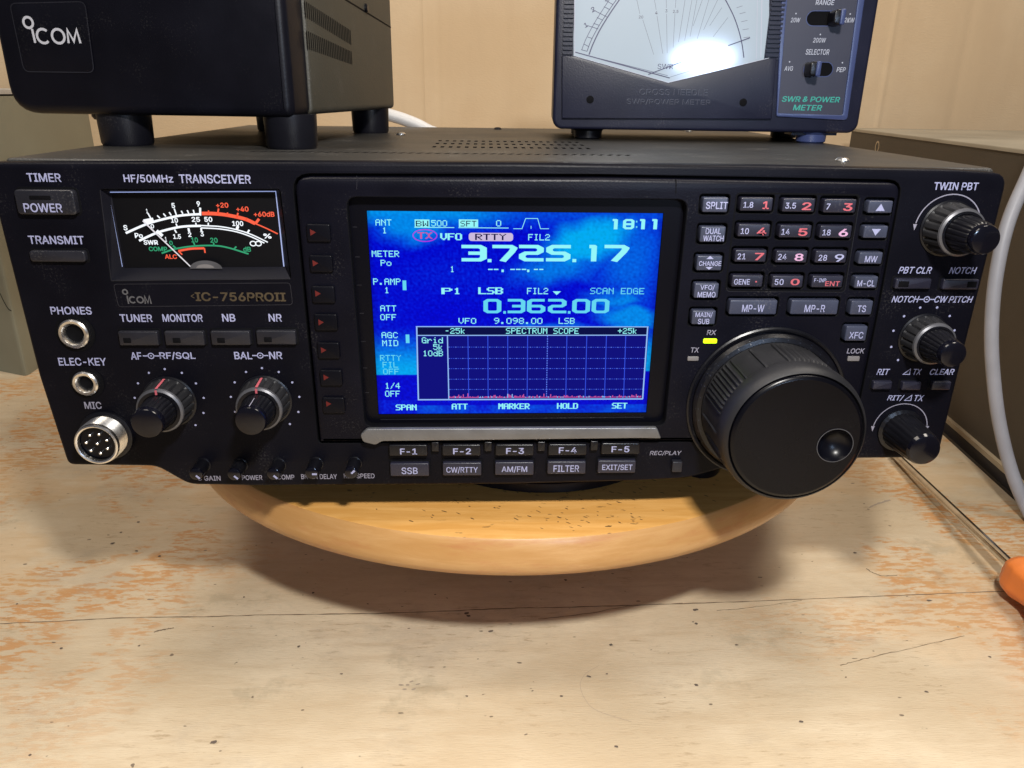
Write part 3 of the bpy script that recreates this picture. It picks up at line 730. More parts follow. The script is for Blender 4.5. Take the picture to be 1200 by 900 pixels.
F57 = {'A': '01110 10001 10001 11111 10001 10001 10001', 'B': '11110 10001 10001 11110 10001 10001 11110', 'C': '01110 10001 10000 10000 10000 10001 01110',
 'D': '11110 10001 10001 10001 10001 10001 11110', 'E': '11111 10000 10000 11110 10000 10000 11111', 'F': '11111 10000 10000 11110 10000 10000 10000',
 'G': '01110 10001 10000 10111 10001 10001 01111', 'H': '10001 10001 10001 11111 10001 10001 10001', 'I': '01110 00100 00100 00100 00100 00100 01110',
 'K': '10001 10010 10100 11000 10100 10010 10001', 'L': '10000 10000 10000 10000 10000 10000 11111', 'M': '10001 11011 10101 10101 10001 10001 10001',
 'N': '10001 11001 10101 10011 10001 10001 10001', 'O': '01110 10001 10001 10001 10001 10001 01110', 'P': '11110 10001 10001 11110 10000 10000 10000',
 'R': '11110 10001 10001 11110 10100 10010 10001', 'S': '01111 10000 10000 01110 00001 00001 11110', 'T': '11111 00100 00100 00100 00100 00100 00100',
 'U': '10001 10001 10001 10001 10001 10001 01110', 'V': '10001 10001 10001 10001 10001 01010 00100', 'W': '10001 10001 10001 10101 10101 11011 10001',
 'X': '10001 01010 00100 00100 00100 01010 10001', 'Y': '10001 01010 00100 00100 00100 00100 00100', '0': '01110 10001 10001 10001 10001 10001 01110',
 '1': '00100 01100 00100 00100 00100 00100 01110', '2': '01110 10001 00001 00110 01000 10000 11111', '3': '11110 00001 00001 01110 00001 00001 11110',
 '4': '00010 00110 01010 10010 11111 00010 00010', '5': '11111 10000 11110 00001 00001 10001 01110', '8': '01110 10001 10001 01110 10001 10001 01110',
 '9': '01110 10001 10001 01111 00001 00010 01100', '.': '00000 00000 00000 00000 00000 01100 01100', '/': '00001 00010 00010 00100 01000 01000 10000',
 '-': '00000 00000 00000 01110 00000 00000 00000', '+': '00000 00100 00100 11111 00100 00100 00000', 'o': '00000 00000 01110 10001 10001 10001 01110',
 'k': '10000 10000 10010 10100 11000 10100 10010', 'r': '00000 00000 10110 11001 10000 10000 10000', 'i': '00100 00000 01100 00100 00100 00100 01110',
 'd': '00001 00001 01101 10011 10001 10001 01111', ':': '00000 01100 01100 00000 01100 01100 00000', ' ': '00000 ' * 7}
def pix(mb, t, bx_, y, m, fat=1.0):
    """dot-matrix lettering filling the given box"""
    cx, cz, W_, H_ = bx_; n = len(t); cw = W_ / (n * 6 - 1); ch = H_ / 7
    for k, c_ in enumerate(t):
        for j, row in enumerate(F57[c_].split()):
            i = 0
            while i < 5:
                if row[i] == '1':
                    i2 = i
                    while i2 + 1 < 5 and row[i2 + 1] == '1': i2 += 1
                    x0 = cx - W_ / 2 + (k * 6 + i) * cw; x1 = cx - W_ / 2 + (k * 6 + i2 + 1) * cw; g = cw * (fat - 1) / 2
                    z1 = cz + H_ / 2 - j * ch; mb.add([(x0 - g, y, z1 - ch), (x1 + g, y, z1 - ch), (x1 + g, y, z1), (x0 - g, y, z1)], [(0, 1, 2, 3)], m)
                    i = i2
                i += 1
def chamfer(pts, c, closed=False):
    P = [Vector(q) for q in pts]; n = len(P); o = []
    for k in range(n):
        if not closed and k in (0, n - 1): o.append(tuple(P[k])); continue
        a = P[k - 1] - P[k]; d = P[(k + 1) % n] - P[k]
        o += [tuple(P[k] + a.normalized() * min(c, a.length * .45)), tuple(P[k] + d.normalized() * min(c, d.length * .45))]
    return o
def seg(mb, c_, bx_, y, m, th=.2, tv=.27):
    """wide block digit drawn as thick strokes with cut corners"""
    cx, cz, W_, H_ = bx_
    if c_ == '.': mb.rect(cx, cz, W_ * .9, H_, y, m); return
    if c_ == '1': tv = .50
    A, T_ = 1 / tv, 1 / th; a, r_, o, t = .5, A - .5, .5, T_ - .5; mm = T_ / 2
    paths = {'0': [([(a, o), (a, t), (r_, t), (r_, o)], 1)], '1': [([(a * .2, t), (A * .5, t), (A * .5, o - .5)], 0)], '2': [([(a - .5, t), (r_, t), (r_, mm), (a, mm), (a, o), (r_ + .5, o)], 0)],
             '3': [([(a - .5, t), (r_, t), (r_, o), (a - .5, o)], 0), ([(a + .5, mm), (r_, mm)], 0)], '5': [([(r_ + .5, t), (a, t), (a, mm), (r_, mm), (r_, o), (a - .5, o)], 0)],
             '6': [([(r_ + .3, t), (a, t), (a, o), (r_, o), (r_, mm), (a, mm)], 0)], '7': [([(a - .5, t), (r_, t), (r_ - .2, t - 1.1), (A * .40, o - .5)], 0)], '8': [([(a, o), (a, t), (r_, t), (r_, o)], 1), ([(a, mm), (r_, mm)], 0)]}[c_]
    for k, (pp, cl) in enumerate(paths):
        q = MB(); q.line(chamfer(pp, .55 if c_ != '1' else .05, cl), 1.0, 0, m, closed=bool(cl))
        mb.add([(cx - W_ / 2 + x * tv * W_, y - .01 * k, cz - H_ / 2 + z * th * H_) for x, _, z in q.v], [f for f, _ in q.f], m)
LY = 2.94
b = MB()      # main read-outs
for c_, bx_ in (('3', (-12.44, 80.51, 8.91, 5.84)), ('.', (-7.03, 77.91, 1.51, 1.12)), ('7', (-1.52, 80.58, 9.03, 5.84)), ('2', (7.72, 80.64, 8.75, 5.85)), ('5', (17.28, 80.7, 8.67, 5.86)), ('.', (23.03, 78.1, 1.52, 1.12)), ('1', (29.89, 80.78, 3.84, 5.86)), ('7', (38.09, 80.83, 9.11, 5.87))): seg(b, c_, bx_, LY, 'lcdtext')
b.build('main_frequency', screen and rt)
b = MB()
for c_, bx_ in (('0', (-5.97, 61.34, 6.47, 5.29)), ('.', (-1.53, 59.02, 1.03, 0.96)), ('3', (2.77, 61.38, 6.38, 5.3)), ('6', (9.88, 61.41, 6.7, 5.3)), ('2', (17.52, 61.44, 6.72, 5.31)), ('.', (21.95, 59.11, 1.04, 0.96)), ('0', (26.21, 61.48, 6.52, 5.31)), ('0', (33.25, 61.51, 6.43, 5.32))): seg(b, c_, bx_, LY, 'lcdtextdim', th=.18, tv=.25)
b.build('second_frequency', rt)
class Rows(MB):
    """sorts what is drawn on the screen into one mesh per line of the display"""
    def __init__(s): MB.__init__(s); s.rows = {}
    def add(s, V, F, m):
        z = sum(p[1 if 0 else 2] for p in V) / len(V); x = sum(p[0] for p in V) / len(V)
        n = next((nm for lim, nm in LINES if z > lim), 'soft_key_labels')
        if n == 'status_line' and x > 20: n = 'clock'
        s.rows.setdefault(n, MB()).add(V, F, m)
LINES = [((-9.13, 88.5)[1], 'status_line'), ((-9.14, 83.54)[1], 'mode_line'), ((-9.15, 70.32)[1], 'memory_line'), ((-9.16, 59.84)[1], 'second_mode_line'), ((-9.17, 41.36)[1], 'second_memory_line')]
b = Rows(); lb = MB()
for t, bx_ in (('ANT', (-43.75, 90.99, 5.49, 2.15)), ('1', (-43.49, 88.25, 1.57, 2.06)), ('METER', (-43.57, 80.11, 9.54, 2.21)), ('Po', (-43.52, 76.88, 3.79, 2.13)), ('P.AMP', (-43.52, 70.15, 9.67, 2.27)), ('1', (-43.66, 67.04, 1.62, 2.18)), ('ATT', (-43.46, 60.34, 5.71, 2.22)), ('OFF', (-43.6, 57.05, 5.74, 2.24)),
    ('AGC', (-43.39, 50.28, 5.89, 2.28)), ('MID', (-43.32, 47.23, 5.81, 2.29)), ('1/4', (-43.2, 30.5, 5.51, 2.39)), ('OFF', (-43.34, 27.3, 5.53, 2.41)), ('FIL2', (10.29, 86.26, 7.59, 2.19)), ('1', (-20.23, 74.78, 1.41, 2.14)), ('FIL2', (10.26, 66.99, 7.58, 2.3)), ('VFO', (-15.05, 55.76, 6.4, 2.15)), ('9.098.00', (3.48, 55.83, 17.63, 2.26)), ('LSB', (21.14, 55.89, 5.83, 2.26)), ('500', (-24.52, 90.84, 5.51, 2.15)), ('0', (-3.89, 91.0, 1.78, 2.16))):
    pix(lb if bx_[0] < -32 else b, t, bx_, LY, 'lcdtext')
for t, bx_ in (('SCAN EDGE', (39.03, 67.13, 19.58, 2.31)), ('RTTY', (-43.46, 41.51, 7.73, 2.22)), ('FIL', (-43.68, 38.84, 5.66, 2.23)), ('OFF', (-43.49, 36.16, 5.89, 2.25))): pix(lb if bx_[0] < -32 else b, t, bx_, LY, 'lcdtextdim')
for t, bx_ in (('VFO', (-20.45, 86.24, 7.34, 2.38)), ('LSB', (-6.6, 67.01, 8.57, 2.5)), ('SPAN', (-38.43, 21.75, 7.72, 2.33)), ('ATT', (-18.23, 22.09, 5.81, 2.33)), ('MARKER', (2.37, 22.2, 11.68, 2.34)), ('HOLD', (22.74, 22.31, 7.82, 2.34)), ('SET', (42.65, 22.43, 5.67, 2.35))): pix(b, t, bx_, LY, 'lcdtext', fat=1.7)
pix(b, 'P', (-22.28, 66.83, 3.46, 2.29), LY, 'lcdtext', fat=1.7); pix(b, '1', (-18.62, 66.85, 2.24, 2.29), LY, 'lcdtext', fat=1.5)
for bx_ in ((-37.32, 68.84, 1.31, 3.52), (-36.93, 48.89, 1.35, 3.27)): lb.rect(*bx_, LY, 'lcdtextdim')
lb.build('menu_labels', rt)
# clock
for c_, bx_ in (('1', (37.06, 91.01, 2.6, 3.55)), ('8', (41.56, 91.04, 4.0, 3.55)), ('1', (46.66, 91.08, 2.6, 3.55)), ('1', (50.96, 91.11, 2.6, 3.55))): seg(b, c_, bx_, LY, 'lcdtext')
for bx_ in ((44.3, 91.95, 0.5, 0.59), (44.43, 90.08, 0.5, 0.59)): b.rect(*bx_, LY, 'lcdtextdim')
# bandwidth, shift and filter graph
b.rect(*(-30.42, 90.79, 5.11, 2.64), LY, 'lcdtext'); b.rect(*(-26.22, 89.41, 13.8, 0.26), LY, 'lcdtext'); pix(b, 'BW', (-30.42, 90.7, 4.33, 1.96), LY - .05, 'lcdblack')
b.rect(*(-14.36, 90.92, 6.71, 2.64), LY, 'lcdtext'); b.rect(*(-9.13, 89.39, 17.42, 0.26), LY, 'lcdtext'); pix(b, 'SFT', (-14.37, 90.82, 5.53, 1.96), LY - .05, 'lcdblack')
b.line([(1.28, 89.17), (4.26, 89.19), (5.48, 92.73), (9.64, 92.76), (10.72, 89.24), (13.7, 89.26)], .22, LY, 'lcdtext'); b.line([(7.43, 89.21), (7.41, 90.2)], .22, LY, 'lcdtext')
# transmit oval, mode badge
el = (-29.55, 86.58, 8.31, 4.15); b.line([(el[0] + el[2] / 2 * math.cos(2 * PI * k / 32), el[1] + el[3] / 2 * math.sin(2 * PI * k / 32)) for k in range(32)], .3, LY, 'lcdpurple', closed=True)
pix(b, 'TX', (-29.55, 86.58, 4.94, 2.27), LY, 'lcdnoise', fat=1.4)
cx, cz, w, h = (-6.55, 86.24, 15.52, 2.88); b.flat(rr(cx, cz, w, h, 1.0), LY, 'lcdpink'); pix(b, 'RTTY', (-6.65, 86.24, 10.74, 2.18), LY - .05, 'lcdblack', fat=1.3)
# memory channel dashes
for bx_ in ((-6.72, 74.76, 1.62, 0.41), (-4.7, 74.77, 1.62, 0.41), (1.16, 74.8, 1.62, 0.41), (3.18, 74.82, 1.62, 0.41), (5.21, 74.83, 1.62, 0.41), (9.46, 74.85, 1.42, 0.41), (11.39, 74.86, 1.42, 0.41)): b.rect(*bx_, LY, 'lcdtext')
for bx_ in ((-2.37, 74.27, 0.81, 0.92), (6.74, 74.32, 0.81, 0.92)): b.rect(*bx_, LY, 'lcdtext')
b.flat([(15.7, 66.91), (18.67, 66.93), (17.18, 65.56)], LY, 'lcdtext')
for n_, mb_ in b.rows.items(): mb_.build(n_, rt)
# spectrum scope
b = MB()
b.flat([(-33.77, 53.66), (51.61, 53.83), (51.64, 24.88), (-34.06, 24.54)], LY + .03, 'lcdnavy')
b.flat([(-33.16, 53.23), (50.79, 53.51), (50.91, 50.56), (-33.25, 50.31)], LY + .015, 'lcdnavy2')
for u0, v0, u1, v1 in ((-14.89, 50.15) + (-14.76, 25.69), (-7.6, 50.17) + (-7.46, 25.69), (-0.3, 50.19) + (-0.05, 25.69), (7.01, 50.21) + (7.28, 25.7), (21.46, 50.25) + (21.96, 25.7), (28.81, 50.27) + (29.32, 25.7), (36.06, 50.3) + (36.69, 25.7), (43.22, 50.32) + (43.97, 25.7)):
    b.line([(u0, v0), (u1, v1)], .30, LY, 'lcdgrid')
a0 = (14.33, 50.23); a1 = (14.61, 25.7)
for k in range(26):
    f0, f1 = k / 26, (k + .6) / 26; b.line([(a0[0] + (a1[0] - a0[0]) * f0, a0[1] + (a1[1] - a0[1]) * f0), (a0[0] + (a1[0] - a0[0]) * f1, a0[1] + (a1[1] - a0[1]) * f1)], .32, LY - .02, 'lcdgrid2')
for L_ in ([(-22.13, 45.75), (51.16, 45.82)], [(-22.1, 41.33), (51.27, 41.47)], [(-22.17, 37.31), (51.35, 37.53)], [(-22.14, 33.13), (51.45, 33.32)], [(-22.1, 29.03), (51.54, 29.18)]):
    (xa, za), (xb, zb) = L_
    for k in range(88):
        f0, f1 = k / 88, (k + .62) / 88; b.line([(xa + (xb - xa) * f0, za + (zb - za) * f0), (xa + (xb - xa) * f1, za + (zb - za) * f1)], .24, LY + .005, 'lcdgrid2' if k % 3 == 0 else 'lcdgrid')
b.line([(-33.77, 53.55), (51.41, 53.72)], .35, LY - .02, 'lcdline'); b.line([(-33.26, 50.2), (50.91, 50.56)], .35, LY - .02, 'lcdline')
b.line([(-33.46, 53.45), (-33.73, 24.88)], .5, LY - .03, 'lcdline'); b.line([(51.09, 53.72), (51.29, 25.23)], .5, LY - .03, 'lcdline')
b.line([(-33.94, 24.88), (51.4, 25.23)], .5, LY - .04, 'lcdline'); b.line([(-22.37, 50.23), (-22.27, 25.23)], .4, LY - .03, 'lcdline')
(xa, za), (xb, zb) = (-21.94, 25.69), (50.91, 25.93)
r_ = random.Random(11)
for k in range(170):
    f0 = k / 170; x = xa + (xb - xa) * f0; z = za + (zb - za) * f0; hh = .3 + abs(r_.gauss(0, .35)) + (.9 if r_.random() < .05 else 0)
    b.rect(x, z + hh / 2 - .1, .34, hh, LY - .05, 'lcdnoise' if r_.random() < .8 else 'lcdline')
for t, bx_ in (('-25k', (-19.54, 51.98, 7.46, 2.17)), ('SPECTRUM SCOPE', (12.4, 52.08, 26.73, 2.28)), ('+25k', (43.73, 52.18, 7.15, 2.18)), ('Grid', (-27.91, 48.37, 7.69, 2.29)), ('5k', (-25.89, 45.74, 3.55, 2.2)), ('10dB', (-27.83, 43.32, 7.32, 2.21))): pix(b, t, bx_, LY - .05, 'lcdtext')
b.build('spectrum_scope', rt)

# silver trim under the screen
b = MB()
b.plate(rpoly([(-52.79, 15.46), (56.32, 15.86), (58.32, 11.39), (50.07, 11.58), (-47.26, 10.5), (-49.91, 8.9), (-54.36, 10.16), (-55.32, 12.99)], .9), [], .5, -3.2, 'trim', bev=.35)
b.build('silver_trim', rt)

# --- the seven soft keys left of the screen
for (kb, tri) in (((-65.13, 88.12, 8.09, 6.08), (-66.96, 88.36)), ((-65.06, 77.55, 7.91, 5.96), (-66.98, 77.79)), ((-65.13, 66.67, 8.03, 6.13), (-66.93, 67.1)), ((-64.98, 56.57, 8.13, 6.14), (-66.62, 56.69)),
                  ((-64.83, 46.04, 7.94, 6.15), (-66.5, 46.34)), ((-64.66, 35.55, 8.05, 6.15), (-66.35, 35.9)), ((-64.48, 24.77, 8.16, 6.32), (-66.17, 25.52))):
    cx, cz, w, h = kb; k = MB(); k.plate(rr(cx, cz, w, h, .8), [], -1.3, -2.7, 'menukey', bev=.5)
    x, z = tri; k.flat([(x - .9, z - 1.1), (x + 1.0, z), (x - .9, z + 1.1)], -2.76, 'redtri')
    k.build('menu_key', rt)
# --- F keys, mode keys
for t, bx_, tx in (('F-1', (-37.7, 6.32, 14.51, 4.65), (-37.55, 6.0, 6.45, 2.51)), ('F-2', (-17.56, 6.38, 14.58, 4.66), (-17.34, 6.05, 6.81, 2.51)), ('F-3', (2.63, 6.4, 14.64, 4.67), (2.8, 6.11, 6.84, 2.52)), ('F-4', (22.85, 6.5, 14.71, 4.68), (22.92, 6.35, 6.87, 2.52)), ('F-5', (43.14, 6.88, 14.77, 4.69), (43.08, 6.74, 6.89, 2.53))):
    cx, cz, w, h = bx_; k = MB(); k.plate(rr(cx, cz, w, h, .6), [], .5, -2.6, 'black', bev=.5); k.text(t, tx, -2.66, 'print', bold=.016); k.build('function_key', rt)
for bx_ in ((-27.5, 7.48, 2.9, 3.93), (-7.45, 7.57, 2.92, 3.94), (12.86, 7.6, 2.93, 3.95), (33.09, 7.84, 2.94, 3.96)):
    cx, cz, w, h = bx_; k = MB(); k.plate(rr(cx, cz, w, h, .4), [], .5, -2.0, 'black', bev=.4); k.build('key_divider', rt)
for t, bx_, tx in (('SSB', (-37.51, -2.15, 14.99, 5.66), (-37.52, -2.48, 6.19, 2.85)), ('CW/RTTY', (-17.43, -1.96, 15.05, 5.67), (-17.43, -2.25, 12.11, 2.78)), ('AM/FM', (2.68, -1.8, 15.12, 5.69), (2.68, -2.03, 9.86, 2.79)), ('FILTER', (22.82, -1.47, 15.02, 5.51), (22.7, -1.72, 9.9, 2.79)), ('EXIT/SET', (42.25, -1.13, 14.91, 5.52), (42.46, -1.35, 11.77, 2.72))):
    cx, cz, w, h = bx_; k = MB(); k.plate(rr(cx, cz, w + 1.0, h + 1.0, .7), [], .3, -.25, 'dark', bev=.1); k.plate(rr(cx, cz, w - .2, h - .2, .5), [], .3, -2.0, 'bkey', bev=.4); k.text(t, tx, -2.06, 'print', bold=.01); k.build('mode_button', rt)
cx, cz, w, h = (65.74, -1.2, 3.83, 4.43); k = MB(); k.plate(rr(cx, cz, w, h, .4), [], .3, -2.2, 'bdark', bev=.3); k.build('record_button', rt)

# --- buttons on the left and right of the main panel
def pbtn(kind, bx_, texts=(), led=None, m='bdark', yf=-2.0, r=.7):
    cx, cz, w, h = bx_; k = MB()
    k.plate(rr(cx, cz, w + 1.4, h + 1.4, r + .4), [], .3, -.12, 'dark', bev=.08)
    k.plate(rr(cx, cz, w, h, r), [], .3, yf, m, bev=.5)
    for t, tb_ in texts: k.text(t, tb_, yf - .06, 'print', bold=.014)
    if led: x, z, a, c_ = led; k.plate(rr(x, z, a, c_, .25), [], yf + .1, yf - .07, 'dark', bev=.03)
    return k.build(kind, rt)
pbtn('power_button', (-154.29, 97.57, 19.21, 8.08), [('POWER', (-155.3, 95.83, 12.55, 2.94))], (-155.65, 99.09, 6.94, 1.39), 'bgrey' if 0 else 'bdark', -2.6, 1.2)
pbtn('transmit_button', (-154.2, 79.44, 18.55, 3.81), r=1.0)
for bx_, l_ in (((-131.65, 50.19, 13.73, 5.23), (-135.63, 49.55, 2.69, 1.9)), ((-115.5, 50.24, 13.78, 5.24), (-118.29, 49.6, 2.7, 1.91)), ((-99.28, 50.41, 13.83, 5.25), (-102.68, 49.64, 2.71, 1.91)), ((-83.18, 50.65, 13.88, 5.26), (-86.08, 50.0, 2.72, 1.91))): pbtn('tuner_row_button', bx_, led=l_, r=.5)
pbtn('filter_clear_button', (144.3, 71.43, 13.02, 3.72), led=(140.75, 71.35, 3.72, 2.17), r=.5, m='bkey'); pbtn('notch_button', (161.64, 71.3, 13.07, 3.73), led=(165.62, 71.35, 3.43, 2.18), r=.5, m='bkey')
for bx_ in ((140.42, 32.54, 7.16, 3.25), (151.59, 32.27, 7.18, 3.26), (162.96, 32.41, 7.19, 3.26)): pbtn('rit_button', bx_, r=.4, m='bkey')

# --- jacks
for (cx, cz), r in (((-154.21, 51.73), 5.3), ((-153.59, 32.91), 4.6)):
    k = MB(); k.lathe(cx, cz, [(r + 1.6, .1), (r + 1.6, -.25), (r + .3, -.3)], 'dark', n=40, cap=False)
    k.lathe(cx, cz, [(r, .1), (r, -1.6), (r - .5, -2.1), (r - 1.3, -2.0), (r - 2.0, -.9), (r - 2.1, -.12)], 'chrome', n=48, cap=False)
    k.lathe(cx, cz, [(r - 2.05, -.1)], 'dark', n=40); k.build('headphone_jack' if r > 5 else 'key_jack', rt)
mx, mz = -149.9, 12.0
k = MB()
k.lathe(mx, mz, [(9.6, .1), (9.6, -1.2), (9.0, -1.5), (8.2, -1.6)], 'black', n=48, cap=False)
th = [(8.1 - (.35 if i % 2 else 0), -1.5 - i * .45) for i in range(14)]
k.lathe(mx, mz, th + [(7.9, -8.2), (7.7, -8.9), (7.2, -9.1), (6.7, -8.8), (6.5, -7.6)], 'chrome', n=64, cap=False)
k.lathe(mx, mz, [(6.6, -7.0)], 'knobface', n=48); mc = k.build('microphone_socket', rt)
for i in range(8):
    a = 2 * PI * i / 7 + .35; r = 3.9 if i < 7 else 0; k = MB(); x, z = mx + r * math.cos(a), mz + r * math.sin(a)
    k.lathe(x, z, [(.55, -6.9), (.55, -8.2), (.25, -8.5)], 'chrome', n=12); k.build('contact_pin', mc)

# --- knobs
def flute(nf, amp, rows=None):
    def f(a, i):
        if rows and i not in rows: return 0
        return -amp * max(0, math.cos(nf * a)) ** 2
    return f
def stacked(name, cx, cz, ro, rob, do, ri, rib, di, ring='greymetal', red=False, white=False, ribs=18, tipr=None):
    k = MB(); k.lathe(cx, cz, [(rob + .6, .1), (rob + .6, -.5), (rob, -.8), (rob, -1.2)], 'black', n=72, cap=False)
    pr = [(rob, -1.2), (rob - .1, -1.6), (ro + .1, -do + 1.5), (ro, -do + 1.2), (ro - .2, -do + .5), (ro - .9, -do), (ri + .2, -do)]
    k.lathe(cx, cz, pr, 'rubber', n=144, mod=flute(ribs, .7, (1, 2)), cap=False, mats=['rubber', 'rubber', 'rubber', ring, ring, 'black'])
    if red:
        k.add([(cx - .45, -1.8, cz + rob + .25), (cx + .45, -1.8, cz + rob + .25), (cx + .45, -do + .4, cz + ro + .2), (cx - .45, -do + .4, cz + ro + .2)], [(0, 1, 2, 3)], M['redprint'])
        k.add([(cx - .4, -do - .08, cz + ro - .2), (cx + .4, -do - .08, cz + ro - .2), (cx + .4, -do - .08, cz + ri + .3), (cx - .4, -do - .08, cz + ri + .3)], [(0, 1, 2, 3)], M['redprint'])
    o = k.build(name, rt)
    k = MB(); t = tipr or rib
    k.lathe(cx, cz, [(ri, -do + .1), (ri, -do - .6), (rib + .2, -di + 3.2), (t, -di + 2.6), (t, -di + .9), (t - .35, -di + .25), (t - 1.1, -di), (.6, -di - .12)], 'black', n=120, mod=flute(20, .35, (1, 2)),
            mats=['black', 'black', 'black', 'gloss', 'gloss', 'gloss', 'gloss', 'gloss'])
    if white: k.add([(cx + .2, -do - 4, cz + ri + .12), (cx + .5, -do - 4, cz + ri + .12), (cx + .25, -di + .8, cz + t + .1), (cx - .05, -di + .8, cz + t + .1)], [(0, 1, 2, 3)], M['printdim'])
    k.build('inner_knob', o)
stacked('volume_knob', -124.9, 25.5, 8.4, 9.2, 10, 6.1, 5.5, 21, red=True)
stacked('balance_knob', -89.9, 25.9, 8.4, 9.2, 9.5, 6.1, 5.4, 20, red=True, white=True)
stacked('notch_pitch_knob', 152.9, 50.9, 7.8, 8.6, 9, 5.9, 4.7, 20.5)
stacked('passband_knob', 153.4, 90.9, 8.2, 9.2, 10, 6.2, 5.2, 22.8, tipr=4.9)
k = MB(); k.lathe(151.5, 13.6, [(8.6, .1), (8.6, -1), (7.4, -1.6), (6.6, -14), (6.2, -17.3), (5.6, -18.4), (4.6, -18.8), (.6, -19)], 'black', n=96, mod=flute(20, .3, (2, 3)), mats=['black'] * 4 + ['gloss'] * 4); k.build('rit_knob', rt)
for base, ang in (((-115.97, -0.47), 225), ((-101.99, -0.66), 225), ((-87.44, -0.56), 230), ((-73.27, -0.17), 165), ((-58.61, -0.1), 135)):
    cx, cz = base; o = MB(); o.lathe(cx, cz, [(2.9, .1), (2.8, -.6), (2.6, -.7), (2.5, -7.6), (2.3, -8.3), (1.8, -8.6), (.3, -8.65)], 'black', n=36, mats=['black'] * 3 + ['gloss'] * 3 + ['black'])
    a = math.radians(-45 if ang > 200 else (ang - 165 if ang > 140 else 45)); 
    dxx, dzz = math.cos(a), math.sin(a)
    o.line([(cx + .2 * dxx, cz + .2 * dzz - .2), (cx + 2.0 * dxx, cz + 2.0 * dzz - .2)], .75, -8.72, 'print'); o.build('trimmer_knob', rt)

# --- main tuning knob
KX, KZ = 97.2, 25.0
k = MB()
k.lathe(KX, KZ, [(30.2, -1.4), (30.2, -2.2), (29.6, -2.6), (28.8, -2.4), (28.6, -1.7)], 'black', n=160, cap=False)
k.build('knob_collar', rt)
k = MB()
sk = [(28.0, -1.5), (28.0, -3.0), (27.0, -4.4), (25.4, -4.8)]
k.lathe(KX, KZ, sk, 'black', n=160, cap=False)
for i in range(36):
    a = 2 * PI * i / 36 + .03; c_, s_ = math.cos(a), math.sin(a); t = .11
    k.add([(KX + 27.4 * c_ - t * s_, -3.95, KZ + 27.4 * s_ + t * c_), (KX + 27.4 * c_ + t * s_, -3.95, KZ + 27.4 * s_ - t * c_), (KX + 26.2 * c_ + t * s_, -4.72, KZ + 26.2 * s_ - t * c_), (KX + 26.2 * c_ - t * s_, -4.72, KZ + 26.2 * s_ + t * c_)], [(0, 1, 2, 3)], 'bgrey')
def grip(a, i):
    if i in (0, 8, 9, 10, 11): return 0
    ph = (a * 180 / PI - 63) % 72.0
    if i in (1, 7): return -.15
    if ph < 30: return 1.0 * (1 - 2 * abs(((ph / 3.75) % 1) - .5)) ** .8 - .45
    if abs(ph - 51) < 1.1 or abs(ph - 33) < .8 or abs(ph - 69) < .8: return .12
    return -.5
pr = [(25.2, -4.8), (25.2, -5.4), (25.2, -6.8), (25.1, -10), (25.05, -14), (25.0, -18), (25.0, -22.4), (24.9, -23.6), (25.1, -24.8), (25.0, -28.6), (24.4, -30.8), (23.3, -32)]
k.lathe(KX, KZ, pr, 'rubber', n=720, mod=grip, cap=False)
k.lathe(KX, KZ, [(23.3, -32), (22.9, -31.5), (22.8, -31.1)], 'dark', n=160, cap=False)
tk = k.build('tuning_knob', rt, sharp=30)
k = MB()
dx_, _, dz_ = (110.55, -32.6, 22.57); dr = 5.9
circ = [(KX + 21.4 * math.cos(2 * PI * i / 160), KZ + 21.4 * math.sin(2 * PI * i / 160)) for i in range(160)]
dimp = [(dx_ + (dr + .5) * math.cos(2 * PI * i / 64), dz_ + (dr + .5) * math.sin(2 * PI * i / 64)) for i in range(64)]
k.plate(circ, [dimp], -32.4, -32.8, 'knobface')
k.lathe(KX, KZ, [(22.8, -31.1), (22.7, -31.9), (22.3, -32.5), (21.4, -32.8)], 'knobface', n=160, cap=False)
k.build('knob_face', tk)
k = MB(); k.lathe(dx_, dz_, [(dr + .5, -32.75), (dr + .4, -33.05), (dr + .15, -33.05), (dr - .1, -32.5), (dr - 1.0, -31.0), (dr - 2.4, -29.8), (dr - 4.2, -29.1), (.6, -28.9)], 'dimple', n=64, mats=['dimple', 'greymetal'] + ['dimple'] * 6)
k.build('finger_dimple', tk)

# --- analogue meter
fr_o = ccw(mhole); 
k = MB()
inn = [(-135.33, 100.35), (-79.98, 101.12), (-79.35, 75.09), (-135.06, 74.31)]; out = [(-136.81, 101.48), (-77.6, 102.0), (-76.67, 71.71), (-138.42, 70.66)]
for i in range(4):
    j = (i + 1) % 4; A, Bq, Cq, Dq = out[i], out[j], inn[j], inn[i]
    k.add([(A[0], .0, A[1]), (Bq[0], .0, Bq[1]), (Cq[0], 4, Cq[1]), (Dq[0], 4, Dq[1])], [(0, 1, 2, 3)], 'meterframe')
k.line([out[3], out[2]], .3, -.15, 'bdark'); k.line([out[0], out[3]], .25, -.15, 'bdark')
k.build('meter_frame', rt)
k = MB(); k.flat(inset(ccw([(-136.09, 100.91), (-79.35, 101.69), (-78.7, 74.03), (-136.05, 73.7)]), -1), 4.2, 'meterface')
MY = 4.1
